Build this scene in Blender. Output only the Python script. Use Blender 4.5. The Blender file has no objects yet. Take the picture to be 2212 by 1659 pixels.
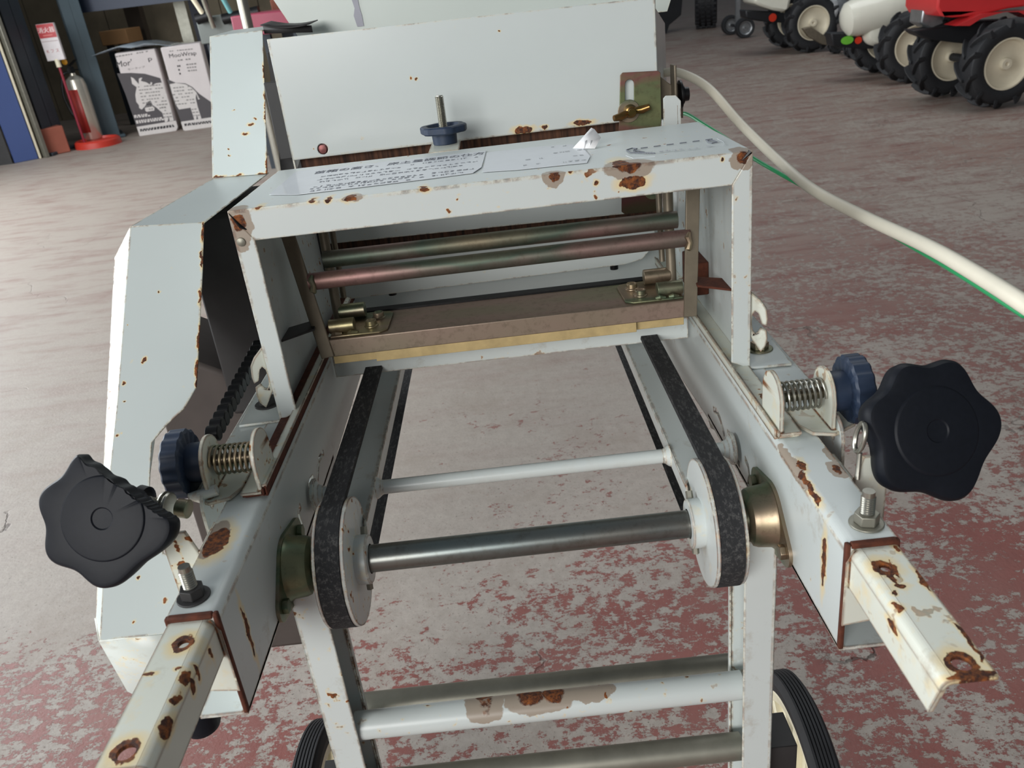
import bpy, bmesh, math, random
from mathutils import Vector, Matrix
from mathutils.geometry import tessellate_polygon
random.seed(7)
V = Vector
C = bpy.context.scene.collection
SC = bpy.context.scene

# ---------------------------------------------------------------- camera, world, lights, exposure
TILT = math.radians(2.2)                       # the seeder table leans slightly on the floor
MACH = Matrix.Translation((0, 0, .5122)) @ Matrix.Rotation(-TILT, 4, 'X')   # seeder frame -> world
F, YAW, PITCH, ROLL = 1777.56, .0157, .4278, -.1184
CP = V((.0078, -.3578, .2543))                 # camera position in the seeder's own frame
_f = V((-math.sin(YAW), math.cos(YAW), 0)); _r = V((math.cos(YAW), math.sin(YAW), 0)); _u = V((0, 0, 1))
_f2 = _f * math.cos(PITCH) - _u * math.sin(PITCH); _u2 = _u * math.cos(PITCH) + _f * math.sin(PITCH)
RX = _r * math.cos(ROLL) + _u2 * math.sin(ROLL); UX = _u2 * math.cos(ROLL) - _r * math.sin(ROLL); FX = _f2
cam = bpy.data.cameras.new('camera'); co = bpy.data.objects.new('camera', cam); C.objects.link(co)
m = Matrix((RX, UX, -FX)).transposed().to_4x4(); m.translation = CP
co.matrix_world = MACH @ m
cam.sensor_fit = 'HORIZONTAL'; cam.sensor_width = 36; cam.lens = F / 2212 * 36; cam.clip_start = .01; cam.clip_end = 200
cam.dof.use_dof = True; cam.dof.focus_distance = .62; cam.dof.aperture_fstop = 22
SC.camera = co

def ray(px, py): return FX + RX * ((px - 1106) / F) - UX * ((py - 829.5) / F)
def P(px, py, ax, val):                        # point of the seeder frame on the plane ax=val
    d = ray(px, py); t = (val - CP[ax]) / d[ax]; return CP + d * t
def D(px, py, dep): return CP + ray(px, py) * dep
M3 = MACH.to_3x3(); CW = MACH @ CP
def W(px, py, ax=2, val=0.):                   # world point on a world plane
    d = M3 @ ray(px, py); return CW + d * ((val - CW[ax]) / d[ax])

vs = SC.view_settings
vs.view_transform = 'Standard'; vs.look = 'None'; vs.exposure = 0.0; vs.gamma = 1; vs.use_curve_mapping = False
w = bpy.data.worlds.new('world'); SC.world = w; w.use_nodes = True
w.node_tree.nodes['Background'].inputs[0].default_value = (.80, .90, 1.0, 1)
w.node_tree.nodes['Background'].inputs[1].default_value = .12
def area(name, loc, target, sx, sy, power, col):
    l = bpy.data.lights.new(name, 'AREA'); l.shape = 'RECTANGLE'; l.size = sx; l.size_y = sy; l.energy = power; l.color = col
    o = bpy.data.objects.new(name, l); C.objects.link(o); o.location = loc
    o.rotation_euler = (V(target) - V(loc)).to_track_quat('-Z', 'Y').to_euler(); return o
area('daylight_door_left', (-3.2, 1.8, 1.4), (-.3, 1.8, .2), 5.0, 2.0, 235, (.93, .97, 1))
area('daylight_door_front', (-1.7, -3.4, 1.75), (0, .4, .5), 2.4, 1.6, 140, (1, .99, .97))
area('fill_right_back', (1.3, 4.2, 4.4), (1.5, 4.0, 0), 2.4, 5.0, 105, (.95, .98, 1))  # unseen overhead fill, added to brighten floor and tillers at right back

# ---------------------------------------------------------------- materials
def new_mat(name):
    m = bpy.data.materials.new(name); m.use_nodes = True; nt = m.node_tree
    return m, nt, nt.nodes['Principled BSDF']
def N(nt, t, **k):
    n = nt.nodes.new(t)
    for a, b in k.items(): setattr(n, a, b)
    return n
def mth(nt, op, a, b=None, clamp=False):
    n = N(nt, 'ShaderNodeMath', operation=op, use_clamp=clamp)
    for i, v in enumerate((a, b)):
        if v is None: continue
        if isinstance(v, (int, float)): n.inputs[i].default_value = v
        else: nt.links.new(v, n.inputs[i])
    return n.outputs[0]
def mix(nt, fac, a, b):
    n = N(nt, 'ShaderNodeMix', data_type='RGBA')
    for s, v in ((n.inputs[0], fac), (n.inputs[6], a), (n.inputs[7], b)):
        if isinstance(v, (int, float)): s.default_value = v
        elif isinstance(v, tuple): s.default_value = (*v, 1)
        else: nt.links.new(v, s)
    return n.outputs[2]
def coords(nt): return N(nt, 'ShaderNodeTexCoord').outputs['Object']
def noise(nt, co, scale, detail=4, rough=.6, sc=None):
    if sc:
        mp = N(nt, 'ShaderNodeMapping'); nt.links.new(co, mp.inputs[0]); mp.inputs['Scale'].default_value = sc; co = mp.outputs[0]
    n = N(nt, 'ShaderNodeTexNoise'); nt.links.new(co, n.inputs['Vector'])
    n.inputs['Scale'].default_value = scale; n.inputs['Detail'].default_value = detail; n.inputs['Roughness'].default_value = rough
    return n.outputs[0]
def step(nt, v, lo, hi):
    n = N(nt, 'ShaderNodeMapRange'); nt.links.new(v, n.inputs[0]); n.inputs[1].default_value = lo; n.inputs[2].default_value = hi
    return n.outputs[0]
def s2l(c): return tuple(((x / 255) / 12.92 if x / 255 <= .04045 else ((x / 255 + .055) / 1.055) ** 2.4) for x in c)

def plain(name, rgb, rough=.5, metal=0., var=.06, scale=60, coat=0., bump=0.):
    m, nt, b = new_mat(name); c = s2l(rgb); co = coords(nt); n = noise(nt, co, scale)
    lo = tuple(x * (1 - var * 2) for x in c); hi = tuple(min(1, x * (1 + var)) for x in c)
    nt.links.new(mix(nt, n, lo, hi), b.inputs['Base Color'])
    b.inputs['Roughness'].default_value = rough; b.inputs['Metallic'].default_value = metal; b.inputs['Coat Weight'].default_value = coat
    if bump:
        bp = N(nt, 'ShaderNodeBump'); bp.inputs['Strength'].default_value = bump; bp.inputs['Distance'].default_value = .001
        nt.links.new(n, bp.inputs['Height']); nt.links.new(bp.outputs[0], b.inputs['Normal'])
    return m

RUST = s2l((156, 88, 34)); RUSTD = s2l((58, 28, 16)); PRIMER = s2l((158, 146, 132)); STAIN = s2l((224, 202, 150))
def paint(name, rgb=(203, 210, 208), edge=.5, speck=.66, rough=.33, spots=(), dirt=.0, stain=0.):
    """off-white machine enamel with rust on worn edges, fly specks and chipped places at given points (seeder frame)"""
    m, nt, b = new_mat(name); co = coords(nt); c = s2l(rgb)
    base = mix(nt, noise(nt, co, 14, 3), tuple(x * .94 for x in c), c)
    if dirt:
        d = step(nt, noise(nt, co, 35, 6, .7), .62 - dirt * .2, .75); base = mix(nt, mth(nt, 'MULTIPLY', d, .55), base, s2l((150, 135, 112)))
    if stain:
        d = step(nt, noise(nt, co, 60, 4, .6), .62 - stain * .25, .80); base = mix(nt, mth(nt, 'MULTIPLY', d, .75), base, STAIN)
    bv = N(nt, 'ShaderNodeBevel', samples=4); bv.inputs[0].default_value = .0022
    geo = N(nt, 'ShaderNodeNewGeometry'); dt = N(nt, 'ShaderNodeVectorMath', operation='DOT_PRODUCT')
    nt.links.new(bv.outputs[0], dt.inputs[0]); nt.links.new(geo.outputs['True Normal'], dt.inputs[1])
    e = mth(nt, 'SUBTRACT', 1.0, dt.outputs['Value'])
    e = step(nt, e, .004, .12)
    n1 = noise(nt, co, 75, 5, .75)
    em = mth(nt, 'MULTIPLY', e, step(nt, n1, .62 - edge * .3, .70 - edge * .26))
    halo = mth(nt, 'MULTIPLY', e, step(nt, n1, .52 - edge * .3, .68 - edge * .2))
    sp = step(nt, noise(nt, co, 130, 2, .5), speck + .06, speck + .085)
    sph = step(nt, noise(nt, co, 130, 2, .5), speck - .0, speck + .08)
    big = step(nt, noise(nt, co, 6, 2), .5, .62)
    sp = mth(nt, 'MULTIPLY', sp, big); sph = mth(nt, 'MULTIPLY', sph, big)
    rust = mth(nt, 'MAXIMUM', em, sp); hal = mth(nt, 'MAXIMUM', mth(nt, 'MULTIPLY', halo, .8), mth(nt, 'MULTIPLY', sph, .6))
    prim = None
    if spots:
        ds = N(nt, 'ShaderNodeTexNoise'); nt.links.new(co, ds.inputs['Vector']); ds.inputs['Scale'].default_value = 160; ds.inputs['Detail'].default_value = 4
        off = N(nt, 'ShaderNodeVectorMath', operation='MULTIPLY_ADD'); nt.links.new(ds.outputs[1], off.inputs[0])
        off.inputs[1].default_value = (.007,) * 3; off.inputs[2].default_value = (-.0035,) * 3
        ad = N(nt, 'ShaderNodeVectorMath', operation='ADD'); nt.links.new(co, ad.inputs[0]); nt.links.new(off.outputs[0], ad.inputs[1])
        for (p, r, kind) in spots:
            r = r if isinstance(r, tuple) else (r, r, r)
            sb = N(nt, 'ShaderNodeVectorMath', operation='SUBTRACT'); nt.links.new(ad.outputs[0], sb.inputs[0]); sb.inputs[1].default_value = p
            ml = N(nt, 'ShaderNodeVectorMath', operation='DIVIDE'); nt.links.new(sb.outputs[0], ml.inputs[0]); ml.inputs[1].default_value = r
            ln = N(nt, 'ShaderNodeVectorMath', operation='LENGTH'); nt.links.new(ml.outputs[0], ln.inputs[0])
            k = step(nt, ln.outputs['Value'], 1.02, .96)
            if 'p' in kind:
                prim = k if prim is None else mth(nt, 'MAXIMUM', prim, k)
                kk = step(nt, ln.outputs['Value'], .5, .42)
                if 'r' in kind: rust = mth(nt, 'MAXIMUM', rust, kk)
            else:
                rust = mth(nt, 'MAXIMUM', rust, k); hal = mth(nt, 'MAXIMUM', hal, step(nt, ln.outputs['Value'], 1.9, .9))
    col = mix(nt, hal, base, STAIN)
    if prim is not None: col = mix(nt, prim, col, PRIMER)
    rc = mix(nt, step(nt, noise(nt, co, 260, 4, .7), .42, .72), RUSTD, RUST)
    col = mix(nt, rust, col, rc)
    nt.links.new(col, b.inputs['Base Color'])
    nt.links.new(mth(nt, 'ADD', mth(nt, 'MULTIPLY', rust, .5), rough), b.inputs['Roughness'])
    bp = N(nt, 'ShaderNodeBump'); bp.inputs['Strength'].default_value = .25; bp.inputs['Distance'].default_value = .0006
    nt.links.new(rust, bp.inputs['Height']); nt.links.new(bp.outputs[0], b.inputs['Normal'])
    return m

def zinc(name, rough=.38, dark=1., cols=((150, 144, 104), (158, 140, 120), (112, 128, 104), (176, 164, 124)), sc=22, metal=.85):
    """yellow passivated zinc plating with its patchy rainbow tint"""
    m, nt, b = new_mat(name); co = coords(nt)
    n = noise(nt, co, sc, 3, .55, (.35, 1, 1)); r = N(nt, 'ShaderNodeValToRGB'); nt.links.new(n, r.inputs[0])
    el = r.color_ramp.elements; el[0].position = .3; el[1].position = .72
    el[0].color = (*[x * dark for x in s2l(cols[0])], 1); el[1].color = (*[x * dark for x in s2l(cols[3])], 1)
    for k, pz in ((1, .45), (2, .57)):
        x = el.new(pz); x.color = (*[y * dark for y in s2l(cols[k])], 1)
    d = step(nt, noise(nt, co, 160, 5, .7), .5, .8)
    nt.links.new(mix(nt, mth(nt, 'MULTIPLY', d, .5), r.outputs[0], s2l((70, 58, 42))), b.inputs['Base Color'])
    b.inputs['Metallic'].default_value = metal; b.inputs['Roughness'].default_value = rough
    return m

def floor_mat():
    m, nt, b = new_mat('worn_floor_paint'); co = coords(nt)
    sep = N(nt, 'ShaderNodeSeparateXYZ'); nt.links.new(co, sep.inputs[0])
    big = noise(nt, co, 1.7, 2, .5); mid = noise(nt, co, 9, 4, .6); fine = mth(nt, 'ADD', mth(nt, 'MULTIPLY', noise(nt, co, 46, 9, .8, (1, 1.15, 1)), .72), mth(nt, 'MULTIPLY', noise(nt, co, 120, 6, .8, (.45, 1, 1)), .28))
    # how much of the red paint is left: more to the right and near, little along the walkway on the left
    X_, Y_ = sep.outputs[0], sep.outputs[1]
    gx = N(nt, 'ShaderNodeMapRange', interpolation_type='SMOOTHSTEP'); nt.links.new(X_, gx.inputs[0])
    for i_, v_ in enumerate((-.9, .6, -.13, .035)): gx.inputs[i_ + 1].default_value = v_
    gy = N(nt, 'ShaderNodeMapRange', interpolation_type='SMOOTHSTEP'); nt.links.new(Y_, gy.inputs[0])
    for i_, v_ in enumerate((.42, .84, .012, -.15)): gy.inputs[i_ + 1].default_value = v_
    rt = mth(nt, 'SUBTRACT', 1.0, mth(nt, 'MULTIPLY', step(nt, X_, .25, .7), .80))
    lf = mth(nt, 'MULTIPLY', mth(nt, 'MULTIPLY', step(nt, X_, -.15, -.4), step(nt, Y_, .62, .3)), .11)
    g = mth(nt, 'ADD', mth(nt, 'ADD', gx.outputs[0], mth(nt, 'MULTIPLY', gy.outputs[0], rt)), lf)
    a = mth(nt, 'ADD', mth(nt, 'MULTIPLY', mth(nt, 'SUBTRACT', big, .5), .45), mth(nt, 'MULTIPLY', mth(nt, 'SUBTRACT', mid, .5), .5))
    a = mth(nt, 'ADD', a, mth(nt, 'MULTIPLY', mth(nt, 'SUBTRACT', fine, .5), 1.9)); a = mth(nt, 'ADD', a, g)
    red = step(nt, a, -.012, .012)
    conc = mix(nt, noise(nt, co, 55, 6, .75), s2l((126, 118, 110)), s2l((172, 163, 154)))
    conc = mix(nt, step(nt, noise(nt, co, 230, 3, .6), .62, .74), conc, s2l((78, 68, 62))); conc = mix(nt, mth(nt, 'MULTIPLY', step(nt, noise(nt, co, 6, 5, .7), .5, .7), .45), conc, s2l((128, 114, 102)))
    redc = mix(nt, noise(nt, co, 22, 5, .7), s2l((104, 44, 37)), s2l((134, 68, 59)))
    redc = mix(nt, step(nt, noise(nt, co, 4, 4, .6), .42, .68), redc, s2l((126, 76, 68)))
    col = mix(nt, mth(nt, 'MULTIPLY', red, .93), conc, redc)
    vo = N(nt, 'ShaderNodeTexVoronoi', feature='DISTANCE_TO_EDGE'); vo.inputs['Scale'].default_value = 1.1
    dv = N(nt, 'ShaderNodeTexNoise'); nt.links.new(co, dv.inputs['Vector']); dv.inputs['Scale'].default_value = 5; dv.inputs['Detail'].default_value = 6
    av = N(nt, 'ShaderNodeVectorMath', operation='MULTIPLY_ADD'); nt.links.new(dv.outputs[1], av.inputs[0]); av.inputs[1].default_value = (.35,) * 3
    nt.links.new(co, av.inputs[2]); nt.links.new(av.outputs[0], vo.inputs['Vector'])
    crack = mth(nt, 'MULTIPLY', step(nt, vo.outputs['Distance'], .0035, .001), step(nt, noise(nt, co, 2.2, 2), .5, .56))
    col = mix(nt, mth(nt, 'MULTIPLY', crack, .8), col, s2l((58, 46, 40)))
    # broad dirt film, darker toward the back of the hall
    far = step(nt, sep.outputs[1], .55, 2.2)
    dirt = mth(nt, 'MULTIPLY', far, mth(nt, 'ADD', .55, mth(nt, 'MULTIPLY', noise(nt, co, 3, 5, .7, (1, 2.6, 1)), .35)))
    dd = mix(nt, step(nt, noise(nt, co, 7, 5, .7, (.6, 2.4, 1)), .47, .66), s2l((142, 132, 122)), s2l((118, 92, 84)))
    col = mix(nt, dirt, col, dd)
    nt.links.new(col, b.inputs['Base Color'])
    nt.links.new(mth(nt, 'SUBTRACT', .62, mth(nt, 'MULTIPLY', red, .14)), b.inputs['Roughness'])
    bp = N(nt, 'ShaderNodeBump'); bp.inputs['Strength'].default_value = .6; bp.inputs['Distance'].default_value = .0014
    h = mth(nt, 'ADD', mth(nt, 'ADD', red, mth(nt, 'MULTIPLY', noise(nt, co, 180, 5, .7), .8)), mth(nt, 'MULTIPLY', crack, -2))
    nt.links.new(h, bp.inputs['Height']); nt.links.new(bp.outputs[0], b.inputs['Normal'])
    return m

def pt(p): return tuple(p)
HY = .18; HYB = .328; HZ = .154; HX = .171
lip = [(pt(P(1195, 381, 1, HY)), (.0075, .01, .007), 'pr'), (pt(P(1360, 362, 1, HY)), (.017, .02, .0075), 'pr'), (pt(P(1345, 357, 1, HY)), (.006, .02, .0022), 'r'),
       (pt(P(1368, 393, 1, HY)), (.0085, .006, .0042), 'r'), (pt(P(515, 480, 1, HY)), (.010, .02, .012), 'pr'), (pt(P(1605, 340, 1, HY)), (.0085, .02, .0085), 'pr'),
       (pt(P(520, 520, 1, HY)), (.006, .01, .008), 'p'), (pt(P(760, 427, 1, HY)), (.0075, .01, .0028), 'pr'), (pt(P(755, 430, 1, HY)), (.0045, .01, .0018), 'r'),
       (pt(P(557, 446, 1, HY)), (.003, .01, .0016), 'r'), (pt(P(673, 434, 1, HY)), (.0025, .01, .002), 'r'), (pt(P(915, 411, 1, HY)), (.003, .01, .0018), 'r'),
       (pt(P(1290, 395, 1, HY)), .0016, 'r'), (pt(P(1230, 370, 1, HY)), .0016, 'r'), (pt(P(1560, 345, 1, HY)), .0012, 'r'), (pt(P(710, 431, 1, HY)), (.0022, .01, .0022), 'r')]
white = paint('white_enamel', edge=.35, speck=.68)
white_hood = paint('white_enamel_hood', edge=.42, speck=.64, spots=lip)
white_worn = paint('white_enamel_worn', edge=.55, speck=.6, dirt=.25)
def exm(px, py): q = P(px, py, 2, -.0024); return (abs(q.x), q.y)
EH = [exm(1912, 1226), exm(2077, 1432)]
ext = []
for (x, y, z, r) in ((EH[0][0], EH[0][1], 0, (.0054, .0060, .02)), (.1672, -.053, 0, (.0014, .008, .02)), (.1705, -.050, 0, (.0010, .007, .02)), (.168, -.062, 0, (.0030, .0022, .02)), (EH[1][0], EH[1][1], 0, (.0062, .0066, .02)),
                     (.157, -.078, -.010, (.003, .005, .0022)), (.160, -.075, -.002, (.002, .003, .004)), (.1625, -.066, 0, (.0015, .0016, .01)), (.1700, -.117, 0, (.010, .0026, .01)), (.1782, -.060, 0, (.0012, .008, .01)), (.1782, -.10, 0, (.0012, .012, .01)), (.178, -.035, 0, (.0012, .003, .01))):
    ext.append(((x, y, z), r, 'r'))
for (x, y, z, r) in ((-EH[0][0], EH[0][1], 0, (.0058, .0062, .02)), (-EH[1][0], EH[1][1], 0, (.0062, .0066, .02)), (-.1580, -.070, -.003, (.0022, .004, .004)), (-.158, -.083, -.0025, (.0018, .006, .0022)), (-.1575, -.097, -.004, (.003, .006, .004)), (-.157, -.062, -.008, (.003, .002, .004)), (-.157, -.070, -.0095, (.003, .0024, .0035)),
                     (-.176, -.066, 0, (.003, .0012, .01)), (-.1625, -.065, 0, (.0016, .0012, .01)), (-.157, -.045, -.012, (.003, .0012, .004))):
    ext.append(((x, y, z), r, 'r'))
white_ext = paint('white_enamel_rusted', rgb=(214, 217, 205), edge=.95, speck=.56, spots=ext, dirt=.15, stain=.22)
rl = [((.1552, -.006, -.030), (.003, .0028, .016), 'r'), ((.1552, .048, -.001), (.004, .028, .0045), 'p'), ((.157, .03, 0), (.002, .012, .003), 'r'), ((.177, .036, 0), (.005, .010, .01), 'pr'),
      ((.18, .053, 0), (.003, .010, .01), 'p'), ((.1552, .015, -.0015), (.003, .009, .002), 'r'), ((.160, .045, 0), (.0024, .006, .003), 'r'),
      ((-.1552, -.004, -.036), (.003, .0022, .017), 'r'), ((-.174, .032, 0), (.007, .014, .01), 'r'), ((-.176, .035, 0), (.008, .018, .01), 'pr')]
white_pulley = paint('white_enamel_pulley', edge=.85, speck=.60, dirt=.3, stain=.25)
white_rail = paint('white_enamel_rail', edge=.62, speck=.66, spots=rl, dirt=.12)
tb = [((-.045, .08, -.19), (.015, .02, .009), 'pr'), ((-.012, .08, -.187), (.02, .02, .009), 'pr'), ((.004, .08, -.187), (.016, .02, .008), 'pr'), ((.03, .08, -.186), (.018, .02, .005), 'p'), ((-.125, .08, -.207), (.010, .02, .006), 'p')]
white_tube = paint('white_enamel_tube', edge=.2, speck=.62, spots=tb)
zincm = zinc('yellow_zinc'); zincd = zinc('dark_zinc', dark=.45); zincb = zinc('bar_zinc', rough=.5, cols=((128, 112, 84), (146, 112, 108), (84, 96, 84), (136, 122, 100)), sc=14, metal=.7)
zincs = zinc('strip_zinc', rough=.48, cols=((134, 130, 106), (150, 128, 116), (122, 128, 98), (158, 148, 116)), sc=9, metal=.55)
zincp = zinc('plate_zinc', rough=.42, cols=((112, 120, 84), (126, 84, 78), (104, 112, 78), (120, 124, 86)), sc=30, metal=.5)
steel = plain('bright_steel', (170, 168, 158), .3, .9, .15, 200)
shaftm = zinc('shaft_steel', rough=.32, cols=((112, 128, 130), (124, 122, 116), (100, 124, 130), (140, 138, 130)), sc=10, metal=.85)
galv = plain('galvanised_tube', (150, 148, 136), .48, .75, .2, 40)
linkm = plain('dull_link_steel', (128, 118, 102), .5, .6, .2, 60)
black = plain('black_knob_plastic', (22, 25, 32), .5, 0, .15, 300, bump=.05)
blue = plain('blue_knob_plastic', (38, 52, 74), .5, 0, .2, 90)
rubber = plain('tyre_rubber', (34, 35, 38), .62, 0, .3, 120, bump=.2)
cream = plain('cream_plastic', (232, 224, 196), .4, 0, .06, 30)
creamm = plain('cream_rim_paint', (216, 206, 182), .45, 0, .08, 20)
rustm = plain('bare_rust', (92, 44, 24), .85, 0, .5, 160, bump=.4)
darkm = plain('dark_paint_and_shade', (46, 45, 45), .6, 0, .3, 30)  # real dark parts, plus painted shade on curled sheet and added box
black.node_tree.nodes['Principled BSDF'].inputs['Specular IOR Level'].default_value = .2
blackm = plain('oily_black_steel', (20, 20, 22), .4, .4, .3, 80)
cordm = plain('white_cord', (218, 212, 194), .45, 0, .08, 20)
greenm = plain('green_wire', (40, 150, 92), .4, 0, .08, 20)
paper = plain('label_paper', (205, 210, 214), .45, 0, .05, 60, coat=.2)
flapm = plain('torn_white_paper', (245, 245, 245), .7)
ink = plain('label_ink', (104, 108, 116), .6); ink2 = plain('faded_label_ink', (158, 162, 166), .6)
def bristle():
    m, nt, b = new_mat('brown_brush_bristles'); co = coords(nt)
    n = noise(nt, co, 260, 3, .7, (1, 1, .05)); nt.links.new(mix(nt, step(nt, n, .35, .65), s2l((34, 20, 14)), s2l((92, 60, 42))), b.inputs['Base Color'])
    b.inputs['Roughness'].default_value = .9; return m
brush = bristle()
def beltmat():
    m, nt, b = new_mat('frayed_belt_fabric'); co = coords(nt)
    n = noise(nt, co, 420, 4, .8, (1, .3, 1)); k = step(nt, n, .50, .74)
    nt.links.new(mix(nt, k, s2l((34, 35, 37)), s2l((92, 91, 90))), b.inputs['Base Color']); b.inputs['Roughness'].default_value = .9
    bp = N(nt, 'ShaderNodeBump'); bp.inputs['Strength'].default_value = .5; bp.inputs['Distance'].default_value = .0006
    nt.links.new(n, bp.inputs['Height']); nt.links.new(bp.outputs[0], b.inputs['Normal']); return m
beltm = beltmat()

# ---------------------------------------------------------------- mesh helpers
class MB:
    def __init__(s): s.b = bmesh.new()
    def verts(s, pts): return [s.b.verts.new(p) for p in pts]
    def face(s, vs, smooth=False):
        try:
            f = s.b.faces.new(vs); f.smooth = smooth
        except ValueError: pass
    def box(s, a, b, mat=None):
        a = V(a); b = V(b); p = [V((x, y, z)) for x in (a.x, b.x) for y in (a.y, b.y) for z in (a.z, b.z)]
        if mat: p = [mat @ q for q in p]
        v = s.verts(p)
        for q in ((0, 1, 3, 2), (4, 6, 7, 5), (0, 4, 5, 1), (2, 3, 7, 6), (0, 2, 6, 4), (1, 5, 7, 3)): s.face([v[i] for i in q])
        return s
    def plate(s, poly, nrm, th, holes=()):
        """polygon of 3D points with holes, thickened by th along nrm"""
        n = V(nrm).normalized() * th
        loops = [[V(p) for p in poly]] + [[V(p) for p in h] for h in holes]
        tri = tessellate_polygon(loops); flat = [p for l in loops for p in l]
        a = s.verts(flat); b = s.verts([p + n for p in flat])
        for t in tri: s.face([a[i] for i in t]); s.face([b[i] for i in reversed(t)])
        k = 0
        for l in loops:
            m = len(l)
            for i in range(m): s.face([a[k + i], a[k + (i + 1) % m], b[k + (i + 1) % m], b[k + i]])
            k += m
        return s
    def rings(s, rings, close=True, cap=True, smooth=True):
        rv = [s.verts(r) for r in rings]
        for a, b in zip(rv, rv[1:]):
            m = len(a)
            for i in range(m if close else m - 1): s.face([a[i], a[(i + 1) % m], b[(i + 1) % m], b[i]], smooth)
        if cap: s.face(list(reversed(rv[0]))); s.face(rv[-1])
        return s
    def lathe(s, o, ax, prof, seg=32, fn=None, cap=True):
        """prof: (distance along axis, radius)"""
        o = V(o); ax = V(ax).normalized(); u = ax.orthogonal().normalized(); w_ = ax.cross(u); rs = []
        for (t, r) in prof:
            rs.append([o + ax * t + (u * math.cos(2 * math.pi * i / seg) + w_ * math.sin(2 * math.pi * i / seg)) * (r * (fn(2 * math.pi * i / seg) if fn else 1)) for i in range(seg)])
        return s.rings(rs, cap=cap)
    def bent(s, prof, th, y0, y1):
        """folded sheet: (x, z) centre-line profile swept along y with wall thickness th"""
        pr = [V(p) for p in prof]; A = []; B = []
        for i, p in enumerate(pr):
            t = (pr[min(i + 1, len(pr) - 1)] - pr[max(i - 1, 0)]).normalized(); n = V((-t.y, t.x)) * th / 2; A.append(p + n); B.append(p - n)
        ring = A + B[::-1]; return s.rings([[V((q.x, y0, q.y)) for q in ring], [V((q.x, y1, q.y)) for q in ring]])
    def cyl(s, a, b, r, seg=24, r2=None):
        a = V(a); b = V(b); return s.lathe(a, b - a, [(0, r), ((b - a).length, r2 if r2 else r)], seg)
    def tube(s, pts, r, seg=12, cap=True):
        pts = [V(p) for p in pts]; rs = []; u = None
        for i, p in enumerate(pts):
            t = (pts[min(i + 1, len(pts) - 1)] - pts[max(i - 1, 0)]).normalized()
            if u is None: u = t.orthogonal().normalized()
            u = (u - t * u.dot(t)).normalized(); w_ = t.cross(u)
            rr = r[i] if isinstance(r, list) else r
            rs.append([p + (u * math.cos(2 * math.pi * k / seg) + w_ * math.sin(2 * math.pi * k / seg)) * rr for k in range(seg)])
        return s.rings(rs, cap=cap)
    def hexn(s, o, ax, r, h):
        return s.lathe(o, ax, [(0, r), (h, r)], 6)
    def obj(s, name, mat, parent=None, bevel=0., sharp=35, solid=0.):
        bmesh.ops.recalc_face_normals(s.b, faces=s.b.faces[:])
        me = bpy.data.meshes.new(name); s.b.to_mesh(me); s.b.free()
        me.set_sharp_from_angle(angle=math.radians(sharp)); me.materials.append(mat)
        o = bpy.data.objects.new(name, me); C.objects.link(o)
        if parent: o.parent = parent
        if solid:
            md = o.modifiers.new('s', 'SOLIDIFY'); md.thickness = solid; md.offset = 0
        if bevel:
            md = o.modifiers.new('b', 'BEVEL'); md.width = bevel; md.segments = 2; md.limit_method = 'ANGLE'; md.angle_limit = math.radians(40)
        return o
def tag(o, label, cat, group=None, kind=None):
    if label: o['label'] = label
    if cat: o['category'] = cat
    if group: o['group'] = group
    if kind: o['kind'] = kind
    return o
def empty(name, mat, label, cat, group=None):
    o = bpy.data.objects.new(name, None); C.objects.link(o); o.matrix_world = mat; o.empty_display_size = .05
    return tag(o, label, cat, group)
def spline(pts, n=10):
    pts = [V(p) for p in pts]; out = []; q = [pts[0] * 2 - pts[1]] + pts + [pts[-1] * 2 - pts[-2]]
    for i in range(1, len(q) - 2):
        for k in range(n):
            t = k / n; a, b, c, d = q[i - 1:i + 3]
            out.append(.5 * ((2 * b) + (c - a) * t + (2 * a - 5 * b + 4 * c - d) * t * t + (3 * b - a - 3 * c + d) * t ** 3))
    out.append(pts[-1]); return out
def mir(p, s): return V((p[0] * s, p[1], p[2]))
def text_obj(txt, size, mat, name, parent, M, ext=.0002, xs=1., align='LEFT'):
    cu = bpy.data.curves.new(name, 'FONT'); cu.body = txt; cu.size = size; cu.extrude = ext; cu.resolution_u = 2; cu.align_x = align
    t = bpy.data.objects.new(name, cu); C.objects.link(t); dg = bpy.context.evaluated_depsgraph_get(); dg.update()
    me = bpy.data.meshes.new_from_object(t.evaluated_get(dg)); bpy.data.objects.remove(t); bpy.data.curves.remove(cu)
    me.transform(M @ Matrix.Diagonal((xs, 1, 1, 1))); me.materials.clear(); me.materials.append(mat); me.name = name
    o = bpy.data.objects.new(name, me); C.objects.link(o); o.parent = parent; return o
# ================================================================ the seeding machine (one thing, many parts)
R0 = empty('seeding_machine', MACH, 'rusty off-white seed tray conveyor machine with hopper on wheeled legs', 'farm machine')
BY, BZ = .0765, -.0543                          # front belt shaft
def arc(c, r, a0, a1, n): return [(c[0] + r * math.cos(a0 + (a1 - a0) * i / n), c[1] + r * math.sin(a0 + (a1 - a0) * i / n)) for i in range(n + 1)]
def ribbon(pts, w):
    pts = [V((p[0], p[1])) for p in pts]; L = []; Rr = []
    for i, p in enumerate(pts):
        t = (pts[min(i + 1, len(pts) - 1)] - pts[max(i - 1, 0)]).normalized(); n = V((-t.y, t.x)) * w / 2
        L.append(p + n); Rr.append(p - n)
    return L + Rr[::-1]
slotR = [[(1541, 884), (1549, 889), (1556, 905), (1561, 925), (1565, 940)], [(1571, 934), (1578, 941), (1585, 953)], [(1588, 986), (1593, 997), (1598, 1004)], [(1609, 990), (1616, 1006), (1619, 1028), (1616, 1050)]]
slotL = [[(699, 977), (690, 990), (687, 1012), (686, 1036)], [(677, 1031), (670, 1040), (667, 1052)], [(649, 1092), (645, 1110), (652, 1135), (657, 1155)]]
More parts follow.
